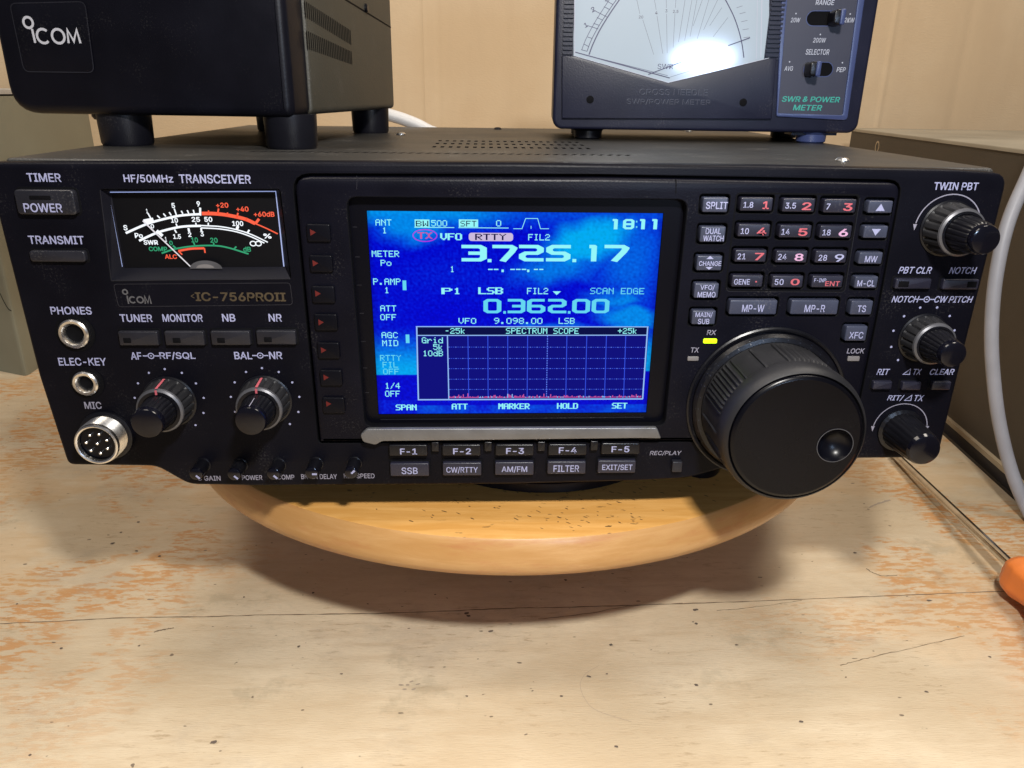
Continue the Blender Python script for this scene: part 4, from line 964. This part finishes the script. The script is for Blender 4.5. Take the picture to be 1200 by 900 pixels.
for L_, w, m in (([(-132.71, 86.5), (-124.22, 89.94), (-115.38, 92.23), (-110.76, 92.89), (-106.48, 93.15)], .75, 'glow'), ([(-105.88, 93.38), (-101.63, 93.36), (-97.14, 92.88), (-91.59, 91.67), (-88.05, 90.1)], 1.2, 'glowred'), ([(-88.05, 90.1), (-84.49, 88.52), (-80.66, 86.59)], .45, 'glowred'),
        ([(-128.57, 83.88), (-121.86, 86.75), (-115.35, 88.47), (-111.29, 89.01), (-106.71, 89.16)], .75, 'glow'), ([(-106.7, 89.27), (-100.46, 88.98), (-94.86, 87.98), (-89.88, 86.35), (-84.4, 83.66)], .42, 'glow'), ([(-106.8, 88.47), (-100.56, 88.17), (-94.95, 87.24), (-90.24, 85.65), (-85.59, 83.36)], .42, 'glow'),
        ([(-121.5, 79.56), (-116.38, 81.17), (-109.92, 82.15), (-103.28, 82.36), (-98.46, 81.7), (-91.48, 79.51)], .55, 'glowgreen'), ([(-115.62, 80.41), (-111.2, 81.2), (-106.57, 81.41)], .75, 'glowred')):
    k.line(smooth_line(L_, 8), w, MY, m)
for L_, w, m in (([(-106.55, 81.53), (-106.49, 79.77)], .5, 'glowred'), ([(-115.62, 80.41), (-114.48, 79.13)], .5, 'glowred'), ([(-106.19, 95.35), (-106.48, 92.69)], .7, 'glow'), ([(-114.99, 95.0), (-114.53, 92.63)], .45, 'glow'), ([(-124.14, 93.35), (-123.31, 91.43)], .45, 'glow'),
        ([(-121.1, 92.58), (-120.27, 91.68)], .45, 'glow'), ([(-118.91, 93.28), (-118.21, 92.26)], .45, 'glow'), ([(-116.86, 93.74), (-116.29, 92.62)], .45, 'glow'), ([(-112.72, 94.23), (-112.3, 93.22)], .45, 'glow'), ([(-110.66, 94.47), (-110.3, 93.34)], .45, 'glow'), ([(-108.6, 94.6), (-108.43, 93.36)], .45, 'glow'),
        ([(-103.42, 94.42), (-103.67, 93.4)], .45, 'glowred'), ([(-99.94, 95.12), (-100.5, 93.31)], .55, 'glowred'), ([(-97.04, 93.79), (-97.37, 92.88)], .45, 'glowred'), ([(-93.53, 93.7), (-94.17, 92.05)], .55, 'glowred'), ([(-90.64, 92.02), (-91.2, 91.11)], .45, 'glowred'), ([(-86.57, 91.71), (-87.87, 90.22)], .9, 'glowred'),
        ([(-115.14, 89.9), (-114.75, 88.64)], .45, 'glow'), ([(-108.33, 90.23), (-108.31, 89.15)], .45, 'glow'), ([(-104.06, 90.27), (-104.2, 89.18)], .45, 'glow'), ([(-94.04, 89.2), (-94.65, 87.87)], .9, 'glow'), ([(-90.29, 87.9), (-91.09, 86.86)], .6, 'glow'),
        ([(-122.05, 87.38), (-120.32, 85.61)], 1.1, 'glow'), ([(-115.89, 87.83), (-115.37, 86.69)], .5, 'glow'), ([(-111.1, 88.33), (-110.98, 87.06)], .7, 'glow'), ([(-106.74, 88.47), (-106.78, 87.32)], .6, 'glow'),
        ([(-117.26, 82.27), (-116.25, 81.23)], .6, 'glowgreen'), ([(-109.97, 83.48), (-109.68, 82.21)], .5, 'glowgreen'), ([(-103.11, 83.3), (-103.12, 82.25)], .5, 'glowgreen'), ([(-95.42, 82.07), (-96.32, 81.24)], .5, 'glowgreen')):
    k.line(L_, w, MY, m)
for t, bx_, m in (('1', (-124.31, 94.08, 0.51, 1.47), 'glow'), ('5', (-115.18, 96.01, 1.13, 1.69), 'glow'), ('9', (-106.64, 96.64, 1.13, 1.8), 'glow'), ('S', (-132.52, 88.34, 1.36, 1.83), 'glow'), ('Po', (-128.4, 85.67, 2.74, 1.73), 'glow'), ('SWR', (-124.66, 83.33, 4.92, 1.63), 'glow'),
        ('0', (-123.29, 88.92, 1.14, 1.49), 'glow'), ('10', (-115.49, 91.03, 2.38, 1.71), 'glow'), ('25', (-108.18, 91.37, 2.84, 1.71), 'glow'), ('50', (-103.92, 91.41, 2.73, 1.71), 'glow'), ('100', (-94.05, 90.06, 3.77, 1.72), 'glow'), ('%', (-84.3, 85.81, 2.76, 1.74), 'glow'),
        ('1', (-119.34, 84.46, 0.51, 1.62), 'glow'), ('1.5', (-115.38, 85.42, 2.63, 1.62), 'glow'), ('2', (-110.93, 86.14, 1.14, 1.62), 'glow'), ('3', (-106.67, 86.4, 1.14, 1.73), 'glow'),
        ('COMP', (-122.54, 81.07, 6.32, 1.58), 'glowgreen'), ('0', (-117.75, 83.2, 1.15, 1.51), 'glowgreen'), ('10', (-109.52, 84.3, 2.29, 1.74), 'glowgreen'), ('20', (-102.88, 84.23, 2.53, 1.74), 'glowgreen'), ('dB', (-91.83, 81.15, 2.66, 1.76), 'glowgreen'),
        ('ALC', (-118.5, 78.4, 4.15, 1.59), 'glowred'), ('+20', (-98.61, 96.26, 4.19, 1.69), 'glowred'), ('+40', (-91.9, 95.02, 4.2, 1.7), 'glowred'), ('+60dB', (-84.69, 93.32, 7.07, 1.71), 'glowred')):
    k.text(t, bx_, MY, m, bold=.02)
for q in [(-89.53, 83.16), (-87.68, 83.17)]: k.line([(q[0] + 1.0 * math.cos(2 * PI * i / 16), q[1] + .8 * math.sin(2 * PI * i / 16)) for i in range(16)], .35, MY, 'glow', closed=True)
k.flat([(-126.01, 91.18), (-122.68, 91.83), (-122.49, 90.87), (-125.65, 89.82)], MY - .05, 'glow')
k.build('meter_dial', rt)
k = MB()
k.line([(-135.47, 100.41, 0.28, 0.28)[:2], (-79.68, 101.18, 0.29, 0.28)[:2]], .45, 3.6, 'glowdim'); k.line([(-79.8, 101.12, 0.29, 0.28)[:2], (-79.48, 75.24, 0.3, 0.3)[:2]], .4, 3.6, 'glowdim')
st = [(-138.29, 100.66), (-136.0, 100.4), (-135.65, 74.87), (-137.77, 74.62)]; k.flat(st, 3.5, 'lightpipe' if 'lightpipe' in M else 'meterframe')
k.line([(-136.13, 100.29), (-135.65, 74.87)], .55, 3.4, 'glowdim'); k.line([(-137.77, 99.83), (-137.44, 75.22)], .3, 3.4, 'glowdim')
k.build('meter_window_edge', rt)
k = MB(); n0, n1 = [(-111.58, 74.95), (-125.76, 90.95)]; k.line([n0, n1], [.4, .55], 3.0, 'needle'); k.build('meter_needle', rt)
k = MB(); c0 = [(-106.29, 74.51)][0]; k.flat([(c0[0] + 5.6 * math.cos(PI * i / 20), c0[1] + 2.9 * math.sin(PI * i / 20)) for i in range(21)], 2.6, 'greymetal')
k.flat([(c0[0] - .2 + 3.1 * math.cos(PI * i / 20), c0[1] + .3 + 1.3 * math.sin(PI * i / 20)) for i in range(21)], 2.5, 'glow' if 0 else 'ledoff'); k.build('needle_pivot_cover', rt)

# ================================================================== LOUDSPEAKER CABINET (top left)
sp_rot = math.atan2(-19, 167)
spk = thing('loudspeaker', 'tall olive grey cabinet with black front on four round feet, stacked on the radio', 'loudspeaker', (-197.8, 66, TOP), sp_rot, off=(0, 0, TOP))
SZ0, SZ1, SW = 123.3, 187.0, 115.0
b = MB()
b.tf = lambda x, y, z: (x, y, z)
b.plate(rpoly([(-1, SZ0), (SW, SZ0), (SW, SZ1), (-1, SZ1)], [11, 4, 4, 11], 6), [], 22, 0, 'spk_black', bev=3.5, n=5)
b.build('front_bezel', spk, sharp=50)
b = MB()
sv = []
b2 = MB()
b.plate(rpoly([(0, SZ0 + .6), (SW + 1.4, SZ0 + .6), (SW + 1.4, SZ1), (0, SZ1)], [9, 3, 3, 9], 5), [], 168, 20, 'spk_paint', bev=1.2, back=True)
# side vents, seam and screw on the flank seen from the radio's front
def side(mb, q, dx=.15): return (SW + 1.4 + dx, q[0], q[1])
def sq(mb, pts, m, dx=.15): mb.add([side(mb, q, dx) for q in pts], [tuple(range(len(pts)))], m)
for a0, a1, c0, c1 in (((19.35, 166.42), (20.25, 160.54), (82.44, 160.37), (82.73, 153.95)), ((19.11, 155.69), (19.27, 148.95), (82.13, 151.05), (81.74, 145.26))):
    n = 26
    for i in range(n):
        f = i / (n - 1); y = a0[0] + (c0[0] - a0[0]) * f; zt = a0[1] + (c0[1] - a0[1]) * f; zb = a1[1] + (c1[1] - a1[1]) * f
        sq(b, [(y - .55, zb), (y + .55, zb), (y + .55, zt), (y - .55, zt)], 'dark')
s0, s1 = (70.32, 172.89), (123.92, 167.37)
sq(b, [(s0[0], s0[1]), (s0[0], s0[1] + .7), (168, s1[1] + .7), (168, s1[1])], 'dark')
b.build('cabinet', spk)
b = MB(); q = (113.51, 172.56); b.tf = lambda x, y, z: (SW + 1.4 - y, q[0] + x, q[1] + z); b.lathe(0, 0, [(2.2, 0), (2.2, -.8), (1.6, -1.3)], 'black', n=20); b.tf = None; b.build('screw', spk)
b = MB()
bd = rpoly([(7.83, 163.01), (37.97, 163.73), (36.99, 138.85), (8.24, 138.86)], 2.4)
b.plate(bd, [], .2, -.35, 'spk_black', bev=.3); b.line(bd, .4, -.4, 'bdark', closed=True)
icom_logo(b, (22.78, 153.62, 22.09, 9.28), -.45, 'spk_print', .042); b.build('maker_badge', spk)
for (x, y) in ((38, 14), (112, 13), (50, 150), (110, 148)):
    b = MB(); b.vlathe(x - 3 if x > 100 else x, y, [(9.6, TOP + .02), (10.2, TOP + 1.2), (10.6, SZ0 + 1)], 'foot', n=40); b.build('foot', spk)
b = MB(); b.vlathe(24, 22, [(3.5, SZ0 - 2.6), (4.4, SZ0 - 1.4), (4.4, SZ0 + .8)], 'foot', n=24); b.build('rubber_stop', spk)

# ================================================================== SWR AND POWER METER (top right)
mr = math.atan2(-10.5, 149)
pm = thing('power_meter', 'dark blue cross needle meter with white dial and two lever switches, stacked on the radio', 'meter', (27.9, 149, TOP), mr, off=(0, 0, TOP))
Z0 = 116.4; MW_ = 149.5; Z1 = 198.0
b = MB(); b.plate(rr(MW_ / 2 + .6, (Z0 + Z1) / 2, MW_ + 5.6, Z1 - Z0, 5, 6), [], 80, 0, 'swr_body', bev=1.6, n=4, back=True); b.build('case', pm)
# outer frame round the control side, bluish light put into its colour
b = MB()
pr_ = (143.06, 177.28); 
fo = [(104.19, 198.71), (110.76, 123.93), (146.42, 122.57), (145.31, 198.97)]
fi = [(107.96, 196.6), (111.4, 125.53), (143.69, 124.98), (141.91, 196.82)]
b.plate(rpoly(fo, [.1, 1, 2, .1]), [rpoly([fi[0], fi[1], fi[2], fi[3]], [.1, .6, .6, .1])], -.02, -1.2, 'swr_blue_lit', bev=.4, hbev=.2)
b.build('control_frame', pm)
slots_ = [((127.42, 169.07, 17.57, 8.24)), ((128.57, 146.23, 15.86, 8.21))]
b = MB(); b.plate(rpoly(fi, .3), [rr(c[0], c[1], c[2] - 2, c[3] - 2, 20, 8) for c in slots_], .3, -.35, 'swr_panel', hm='dark')
for c in slots_: b.line(rr(c[0], c[1], c[2] - 1.6, c[3] - 1.6, 20, 8), .35, -.42, 'swr_blue_lit', closed=True)
for c in slots_: b.flat(rr(c[0], c[1], c[2], c[3], 20, 8), -.05, 'dark')
words(b, [('RANGE', (127.24, 176.04, 8.93, 2.29)), ('SELECTOR', (126.99, 154.11, 11.4, 2.54)), ('20W', (114.31, 168.24, 4.51, 2.1)), ('2KW', (140.15, 168.48, 4.89, 2.1)), ('200W', (127.14, 159.41, 6.19, 2.14)), ('AVG', (114.05, 146.46, 4.18, 2.19)), ('PEP', (139.77, 146.21, 4.37, 2.19))], -.42, 'swr_print', bold=.01, shear=.12)
for q in ((114.11, 171.09), (140.03, 171.13), (127.16, 161.97), (114.04, 149.51), (139.83, 149.41)): dot(b, q[0], q[1], .35, 'swr_print', -.42)
words(b, [('SWR & POWER', (127.05, 132.29, 28.76, 2.65)), ('METER', (125.94, 128.32, 14.44, 2.67))], -.42, 'swr_green', bold=.016, shear=.15)
b.build('control_panel', pm)
# lever switches
for (c, tipq) in ((slots_[0], 1), (slots_[1], -1)):
    b = MB(); cx, cz = c[0] + tipq * c[2] * .27, c[1]
    b.plate(rr(cx, cz, 5.2, 6.6, 1.6, 4), [], .2, -9.5, 'black', bev=.7)
    b.plate(rr(cx + 1.4, cz, 2.3, 6.9, .7, 3), [], -1, -10.2, 'swr_blue_lit', bev=.5)
    b.build('lever_switch', pm)
# dial surround: two ribbed columns and a lower apron with a V shaped edge
lowp = [(1.62, 151.1), (8.05, 150.89), (55.05, 139.17), (103.4, 150.95), (106.89, 151.38), (108.35, 122.67), (2.58, 121.64)]
b = MB(); b.plate(lowp, [], -.02, -2.0, 'swr_body', bev=.35); 
for q in ((16.45, 130.76), (93.18, 130.4)): b.lathe(q[0], q[1], [(1.9, -2.03), (1.4, -2.1)], 'dark', n=24)
for t, bx_ in (('CROSS NEEDLE', (58.22, 134.6, 34.19, 2.81)), ('SWR/POWER METER', (56.04, 129.93, 42.08, 2.84))):
    cx, cz, w, h = bx_; b.text(t, (cx - .13, cz + .16, w, h), -2.12, 'swr_highlight', bold=.004); b.text(t, (cx, cz, w, h), -2.25, 'swr_body', bold=.004)  # paler offset copy paints the lit edge of the letters
b.build('apron', pm)
for (xa, xb, nm) in (((1.47, 164.76)[0], (6.92, 164.81)[0], 0), ((101.28, 165.7)[0], (108.48, 165.77)[0], 1)):
    b = MB(); b.box(xa, xb, -.8, -.02, (4.75, 150.47)[1], Z1 - 8, 'swr_body'); z = (4.75, 150.47)[1] + 1.2
    while z < Z1 - 12: b.tf = None; b.box(xa + .4, xb - .4, -2.0, -.7, z, z + .95, 'swr_body'); z += 2.05
    b.build('ribbed_column', pm)
b = MB()
dl = [(7.29, 150.69), (55.0, 138.77), (103.86, 150.57), (98.91, 188.64), (5.77, 187.96)]
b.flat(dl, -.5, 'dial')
Y_ = -.56
def ln(pts, w, m='scale_ink'): b.line(smooth_line(pts, 6), w, Y_, m)
ln([(11.2, 153.74), (13.14, 158.83), (16.73, 165.67), (21.22, 172.77), (24.79, 178.03)], .28); ln([(13.9, 153.23), (15.64, 158.05), (18.95, 164.35), (23.26, 171.03), (27.01, 176.31), (28.81, 178.5)], .35)
ln([(14.96, 151.69), (16.7, 156.52), (19.8, 163.02), (24.09, 169.98), (27.84, 175.45), (30.06, 178.51)], .6)
b.line([(11.0, 153.92), (14.0, 153.23)], .28, Y_, 'scale_ink')
for L_ in ([(12.27, 156.48), (14.68, 155.41)], [(13.88, 159.74), (16.28, 159.04)], [(13.35, 164.92), (19.0, 163.37)], [(16.53, 165.84), (19.5, 164.98)], [(18.05, 168.51), (20.94, 167.3)], [(15.63, 172.02), (22.9, 168.74)], [(21.19, 173.29), (23.97, 172.09)], [(21.81, 176.09), (25.59, 174.21)]): b.line(L_, .28, Y_, 'scale_ink')
b.text('1', (12.75, 165.09, 1.56, 2.14), Y_, 'scale_ink', rot=.5); b.text('2', (15.93, 172.02, 1.75, 2.28), Y_, 'scale_ink', rot=.5); b.text('3', (21.97, 176.79, 1.74, 2.26), Y_, 'scale_ink', rot=.5)
ln([(77.93, 178.9), (80.17, 175.89), (84.21, 169.82), (87.33, 163.67), (89.71, 157.45), (91.42, 151.15)], .5)
for L_ in ([(85.25, 173.33), (88.02, 174.22)], [(86.99, 170.72), (89.78, 171.45)], [(88.17, 167.22), (91.17, 167.86)], [(89.26, 163.69), (92.2, 164.16)], [(90.16, 160.14), (93.22, 160.53)]): b.line(L_, .2, Y_, 'scale_grey')
for L_ in ([(35.38, 178.12), (36.94, 176.39), (38.82, 170.29)], [(40.46, 167.66), (47.01, 152.03)], [(44.98, 178.2), (46.61, 172.11)], [(47.2, 169.48), (51.4, 152.53)], [(50.93, 178.25), (51.46, 173.03)], [(51.77, 170.41), (53.54, 152.74)], [(55.72, 178.29), (55.79, 173.07)], [(55.81, 170.62), (56.27, 155.3)],
           [(60.31, 178.32), (58.68, 157.85)], [(63.66, 178.35), (61.65, 158.51)], [(66.05, 178.37), (64.11, 160.33)], [(68.91, 178.39), (65.2, 165.23)], [(71.97, 178.42), (67.7, 159.47)], [(75.93, 177.15), (70.41, 163.51)], [(78.24, 173.44), (73.13, 165.31)], [(81.6, 169.09), (75.38, 160.44)]):
    b.line(L_, .16, Y_, 'scale_grey')
b.text('20', (39.5, 168.89, 2.13, 1.32), Y_, 'scale_grey'); b.text('4', (46.8, 170.89, 1.16, 1.4), Y_, 'scale_grey'); b.text('3', (51.57, 171.72, 0.96, 1.4), Y_, 'scale_grey'); b.text('2.5', (56.12, 171.5, 2.7, 1.31), Y_, 'scale_grey')
b.text('SWR', (53.16, 146.71, 7.7, 2.39), Y_, 'scale_ink', bold=.004)
b.line([(7.98, 152.8), (55.78, 141.38)], .5, Y_ - .02, 'scale_ink'); b.line([(15.98, 150.97), (54.7, 142.48)], .22, Y_, 'scale_ink'); b.line([(55.75, 141.76), (66.82, 145.21)], .2, Y_, 'scale_grey')
b.build('dial', pm)
b = MB(); b.line([(44.94, 142.93), (60.87, 148.81)], .45, -.9, 'scale_ink'); b.build('needle', pm)
b = MB(); b.line([(83.01, 156.48), (93.26, 160.17)], .45, -.9, 'scale_ink'); b.build('needle', pm)
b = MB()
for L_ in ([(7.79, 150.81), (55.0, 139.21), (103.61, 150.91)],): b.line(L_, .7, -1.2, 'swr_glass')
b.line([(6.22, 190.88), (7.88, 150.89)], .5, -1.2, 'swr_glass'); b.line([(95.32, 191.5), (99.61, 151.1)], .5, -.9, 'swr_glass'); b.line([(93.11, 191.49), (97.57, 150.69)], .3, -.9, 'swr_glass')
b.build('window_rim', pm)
for (x, y) in ((17, 16), (133, 10), (17, 62), (133, 58)):
    b = MB()
    if x > 50: b.box(x - 12, x + 11, y - 6, y + 6, Z0 - 1.4, Z0 + .1, 'swr_body')
    b.vlathe(x, y, [(6.4, TOP + .02), (7.4, TOP + .8), (7.6, Z0 - 1.2), (9.0, Z0 + .2)], 'swr_blue_lit' if x > 50 and y < 20 else 'foot', n=32); b.build('foot', pm)

# ================================================================== RIGHT CABINET
def yaw_pts(): pass
gr = math.atan2(-10, 98)
gc = thing('metal_cabinet', 'dark grey brown metal cabinet with pale dusty top, behind the hanging grey cable', 'cabinet', (328, 148, TZ), gr, off=(0, 0, TZ))
GT = 104.0
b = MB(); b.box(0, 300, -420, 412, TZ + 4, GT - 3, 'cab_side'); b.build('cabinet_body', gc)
b = MB(); b.tf = lambda x, y, z: (x, z, -y)
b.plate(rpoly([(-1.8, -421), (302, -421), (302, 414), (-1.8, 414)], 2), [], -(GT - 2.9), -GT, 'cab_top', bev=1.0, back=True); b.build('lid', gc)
b = MB(); b.box(-3.2, .3, -420, 412, TZ + .05, TZ + 5.5, 'cab_trim'); b.build('base_rail', gc)
b = MB(); b.box(-13, -3.3, -420, 412, TZ + .05, TZ + 2.2, 'foot'); b.build('dark_base_strip', gc)  # thin black strip along the foot of the cabinet
kq = (336.27, 90.0)
b = MB(); b.tf = lambda x, y, z: (-.12, kq[0] + x, kq[1] + z); b.line([(4.2 * math.cos(2 * PI * i / 24), 4.6 * math.sin(2 * PI * i / 24)) for i in range(24)], 1.5, 0, 'cab_trim', closed=True); b.tf = None; b.build('keyhole_ring', gc)

# ================================================================== LEFT CASE
lq = (-395.77, 352.64, -95.0); l2 = (-464.38, 382.72, -95.0)
lrot = math.atan2(lq[1] - l2[1], lq[0] - l2[0])
lc = thing('equipment_case', 'grey green painted metal case on the table beside the power button end of the radio', 'case', (lq[0], lq[1], TZ), 0, off=(lq[0], lq[1], TZ))
back = (-407, 562)
ex, ey = math.cos(lrot), math.sin(lrot)
foot_ = [(lq[0], lq[1]), back, (back[0] - 220 * ex, back[1] - 220 * ey), (lq[0] - 220 * ex, lq[1] - 220 * ey)]
b = MB(); b.tf = lambda x, y, z: (x, z, -y)
b.plate(rpoly(foot_, [4, 2, 2, 2]), [], -(TZ + .05), -126, 'case', back=True); b.build('case_body', lc)
b = MB(); b.tf = lambda x, y, z: (x, z, -y)
b.plate(rpoly(inset(ccw(foot_), -.8), [4, 2, 2, 2]), [], -127.4, -131.5, 'case_lid', bev=1, back=True); b.build('lid', lc)
dv = Vector((back[0] - lq[0], back[1] - lq[1])).normalized()
b = MB(); fn = (ey, -ex)
b.tf = lambda x, y, z: (lq[0] + x * ex + fn[0] * (-y), lq[1] + x * ey + fn[1] * (-y), z)
b.line(smooth_line([(-60, -22), (-14, -22.5), (-9.5, -24), (-7, -30), (-3.5, -36.5), (0, -38)], 5), .8, -.15, 'dark')
b.build('access_flap_edge', lc)
for q in ((-24, -29), (-30, 8)):
    k = MB(); k.tf = b.tf; k.lathe(q[0], q[1], [(1.3, -.05), (1.1, -.6)], 'speck', n=14); k.build('rivet', lc)

# ================================================================== CABLES
b = MB()
pts = [(319.75, 170.0, 158.17), (297.45, 160.0, 128.05), (284.07, 152.0, 95.52), (275.09, 146.0, 70.38), (272.18, 141.0, 41.82), (274.01, 137.0, 13.67), (278.83, 133.0, -12.8), (286.77, 128.0, -42.28), (296.75, 120.0, -71.1), (304.81, 106.0, -92.2)]
ys = [170, 160, 152, 146, 141, 137, 133, 128, 120, 106]
p3 = [Vector((x, y, z)) for (x, z), y in zip([(p[0], p[2]) if len(p) == 3 else p for p in pts], ys)]
last = (293.24, 67.44, -91.0); last2 = (295.18, 21.77, -91.0)
p3 += [Vector((last[0], last[1], -91)), Vector((last2[0], last2[1], -91))]
b.tube([Vector(q) for q in smooth_line([tuple(p) for p in p3], 10)], 3.6, 'cable', n=24)
cab = b.build('coaxial_cable', off=(310, 100, TZ)); cab.location = (.31, .1, TZ * K)
cab['label'] = 'thick pale grey cable hanging in a curve in front of the brown metal cabinet'; cab['category'] = 'cable'
b = MB()
q0 = (-80.43, 300.0, 119.54); q1 = (-64.11, 300.0, 114.69); q2 = (-50.06, 300.0, 108.64)
def f3(q, y): return Vector((q[0], y, q[-1]))
a_, c_, d_ = f3(q0, 300), f3(q1, 300), f3(q2, 300)
pts = [a_ + (a_ - d_) * 1.5 + Vector((-20, 10, 4)), a_ + (a_ - d_) * .6, a_, c_, d_, d_ + (d_ - a_) * .8 + Vector((0, 0, -6)), d_ + (d_ - a_) * 1.4 + Vector((10, 0, -60)), d_ + (d_ - a_) * 1.5 + Vector((12, 0, -160 + 26))]
b.tube([Vector(q) for q in smooth_line([tuple(p) for p in pts], 8)], 4.2, 'cable2', n=20)
cab2 = b.build('power_cable', off=(-60, 300, TZ)); cab2.location = (-.06, .3, TZ * K)
cab2['label'] = 'short stretch of pale cable behind the radio, below the speaker cabinet'; cab2['category'] = 'cable'

# ================================================================== SCREWDRIVER
t0 = Vector((*(266.9, 193.61, -91.0)[:2], -91)); h0 = Vector((*(250.85, 44.87, -81.5)[:2], -81.5))
sd = thing('screwdriver', 'screwdriver with long steel shaft and orange handle lying on the table', 'screwdriver', (h0.x, h0.y, TZ), 0, off=(h0.x, h0.y, TZ))
d = (h0 - t0).normalized()
b = MB(); b.tube([t0 - d * 2, t0, t0 + d * 3, t0 + d * 6, h0 + d * 4], [1.3, 2.3, 2.8, 2.5, 2.5], 'steel', n=28); b.build('shaft', sd)
b = MB()
hp = [(0, 6.2), (2, 9.6), (6, 11.8), (11, 12.0), (17, 10.4), (23, 9.4), (30, 10.5), (40, 13.2), (72, 14.1), (95, 13.5), (108, 10), (113, 5)]
dn = Vector((d.x, d.y, 0.02)).normalized()
hs = []
for i in range(len(hp) - 1):
    for k_ in range(4): f = k_ / 4; hs.append((hp[i][0] * (1 - f) + hp[i + 1][0] * f, .9 * (hp[i][1] * (1 - f) + hp[i + 1][1] * f)))
hs.append(hp[-1])
b.tube([h0 + dn * s_ for s_, _ in hs], [r for _, r in hs], 'orange', n=72, mod=lambda a, i: (-.10 * max(0, math.cos(6 * a)) ** 2 if hs[i][0] > 30 else -.13 * max(0, math.cos(3 * a + .4)) if hs[i][0] > 1 else 0)); b.build('handle', sd, sharp=60)

# ================================================================== CAMERA
f_, yaw, pit, rol, cx, cy, cz = [898.205924, 0.035457, 0.362885, 0.013285, -8.041834, -265.996656, 133.420943]
cam = bpy.data.cameras.new('camera'); co = bpy.data.objects.new('camera', cam); C.objects.link(co)
cam.sensor_width = 36; cam.sensor_fit = 'HORIZONTAL'; cam.lens = f_ / 1200 * 36; cam.clip_start = .005; cam.clip_end = 50
co.location = (cx * K, cy * K, cz * K)
cyw, syw, cp, sp_ = math.cos(yaw), math.sin(yaw), math.cos(pit), math.sin(pit)
fw = Vector((syw * cp, cyw * cp, -sp_)); rt_ = Vector((cyw, -syw, 0)); up = rt_.cross(fw)
r2 = rt_ * math.cos(rol) + up * math.sin(rol); u2 = -rt_ * math.sin(rol) + up * math.cos(rol)
mtx = Matrix((r2, u2, -fw)).transposed().to_4x4(); mtx.translation = co.location; co.matrix_world = mtx
bpy.context.scene.camera = co
cam.dof.use_dof = False

# ================================================================== LIGHT
W = bpy.data.worlds.new('World'); bpy.context.scene.world = W; W.use_nodes = True
W.node_tree.nodes['Background'].inputs['Color'].default_value = (.60, .60, .70, 1); W.node_tree.nodes['Background'].inputs['Strength'].default_value = .16
def lamp(name, loc, target, sx, sy, power, col):
    l = bpy.data.lights.new(name, 'AREA'); l.shape = 'RECTANGLE'; l.size = sx * K; l.size_y = sy * K; l.energy = power; l.color = col
    o = bpy.data.objects.new(name, l); C.objects.link(o); o.location = [c * K for c in loc]
    o.rotation_euler = (Vector(target) - Vector(loc)).to_track_quat('-Z', 'Y').to_euler(); return o
lamp('desk_lamp', (48, -274, 315), (10, 40, 0), 38, 27, 2.5, (1, .97, .92))
lamp('ceiling_lamp', (470, 110, 1000), (0, 60, 0), 340, 340, 6.6, (1, .91, .80))
lamp('left_fill_light', (-420, 60, 1000), (0, 60, 0), 420, 420, 5.6, (1, .90, .78))  # added fill light, lifts the dark shadow left of the radio
wl = lamp('window_light', (176, -520, 178), (85, 100, 120), 74, 28, .62, (.50, .68, 1)); wl.data.shape = 'ELLIPSE'
sc = bpy.context.scene
sc.view_settings.view_transform = 'Standard'; sc.view_settings.look = 'None'; sc.view_settings.exposure = 0
sc.render.engine = 'CYCLES'; sc.cycles.max_bounces = 6; sc.cycles.use_denoising = True
for o in bpy.data.objects:
    if '_off' in o: del o['_off']
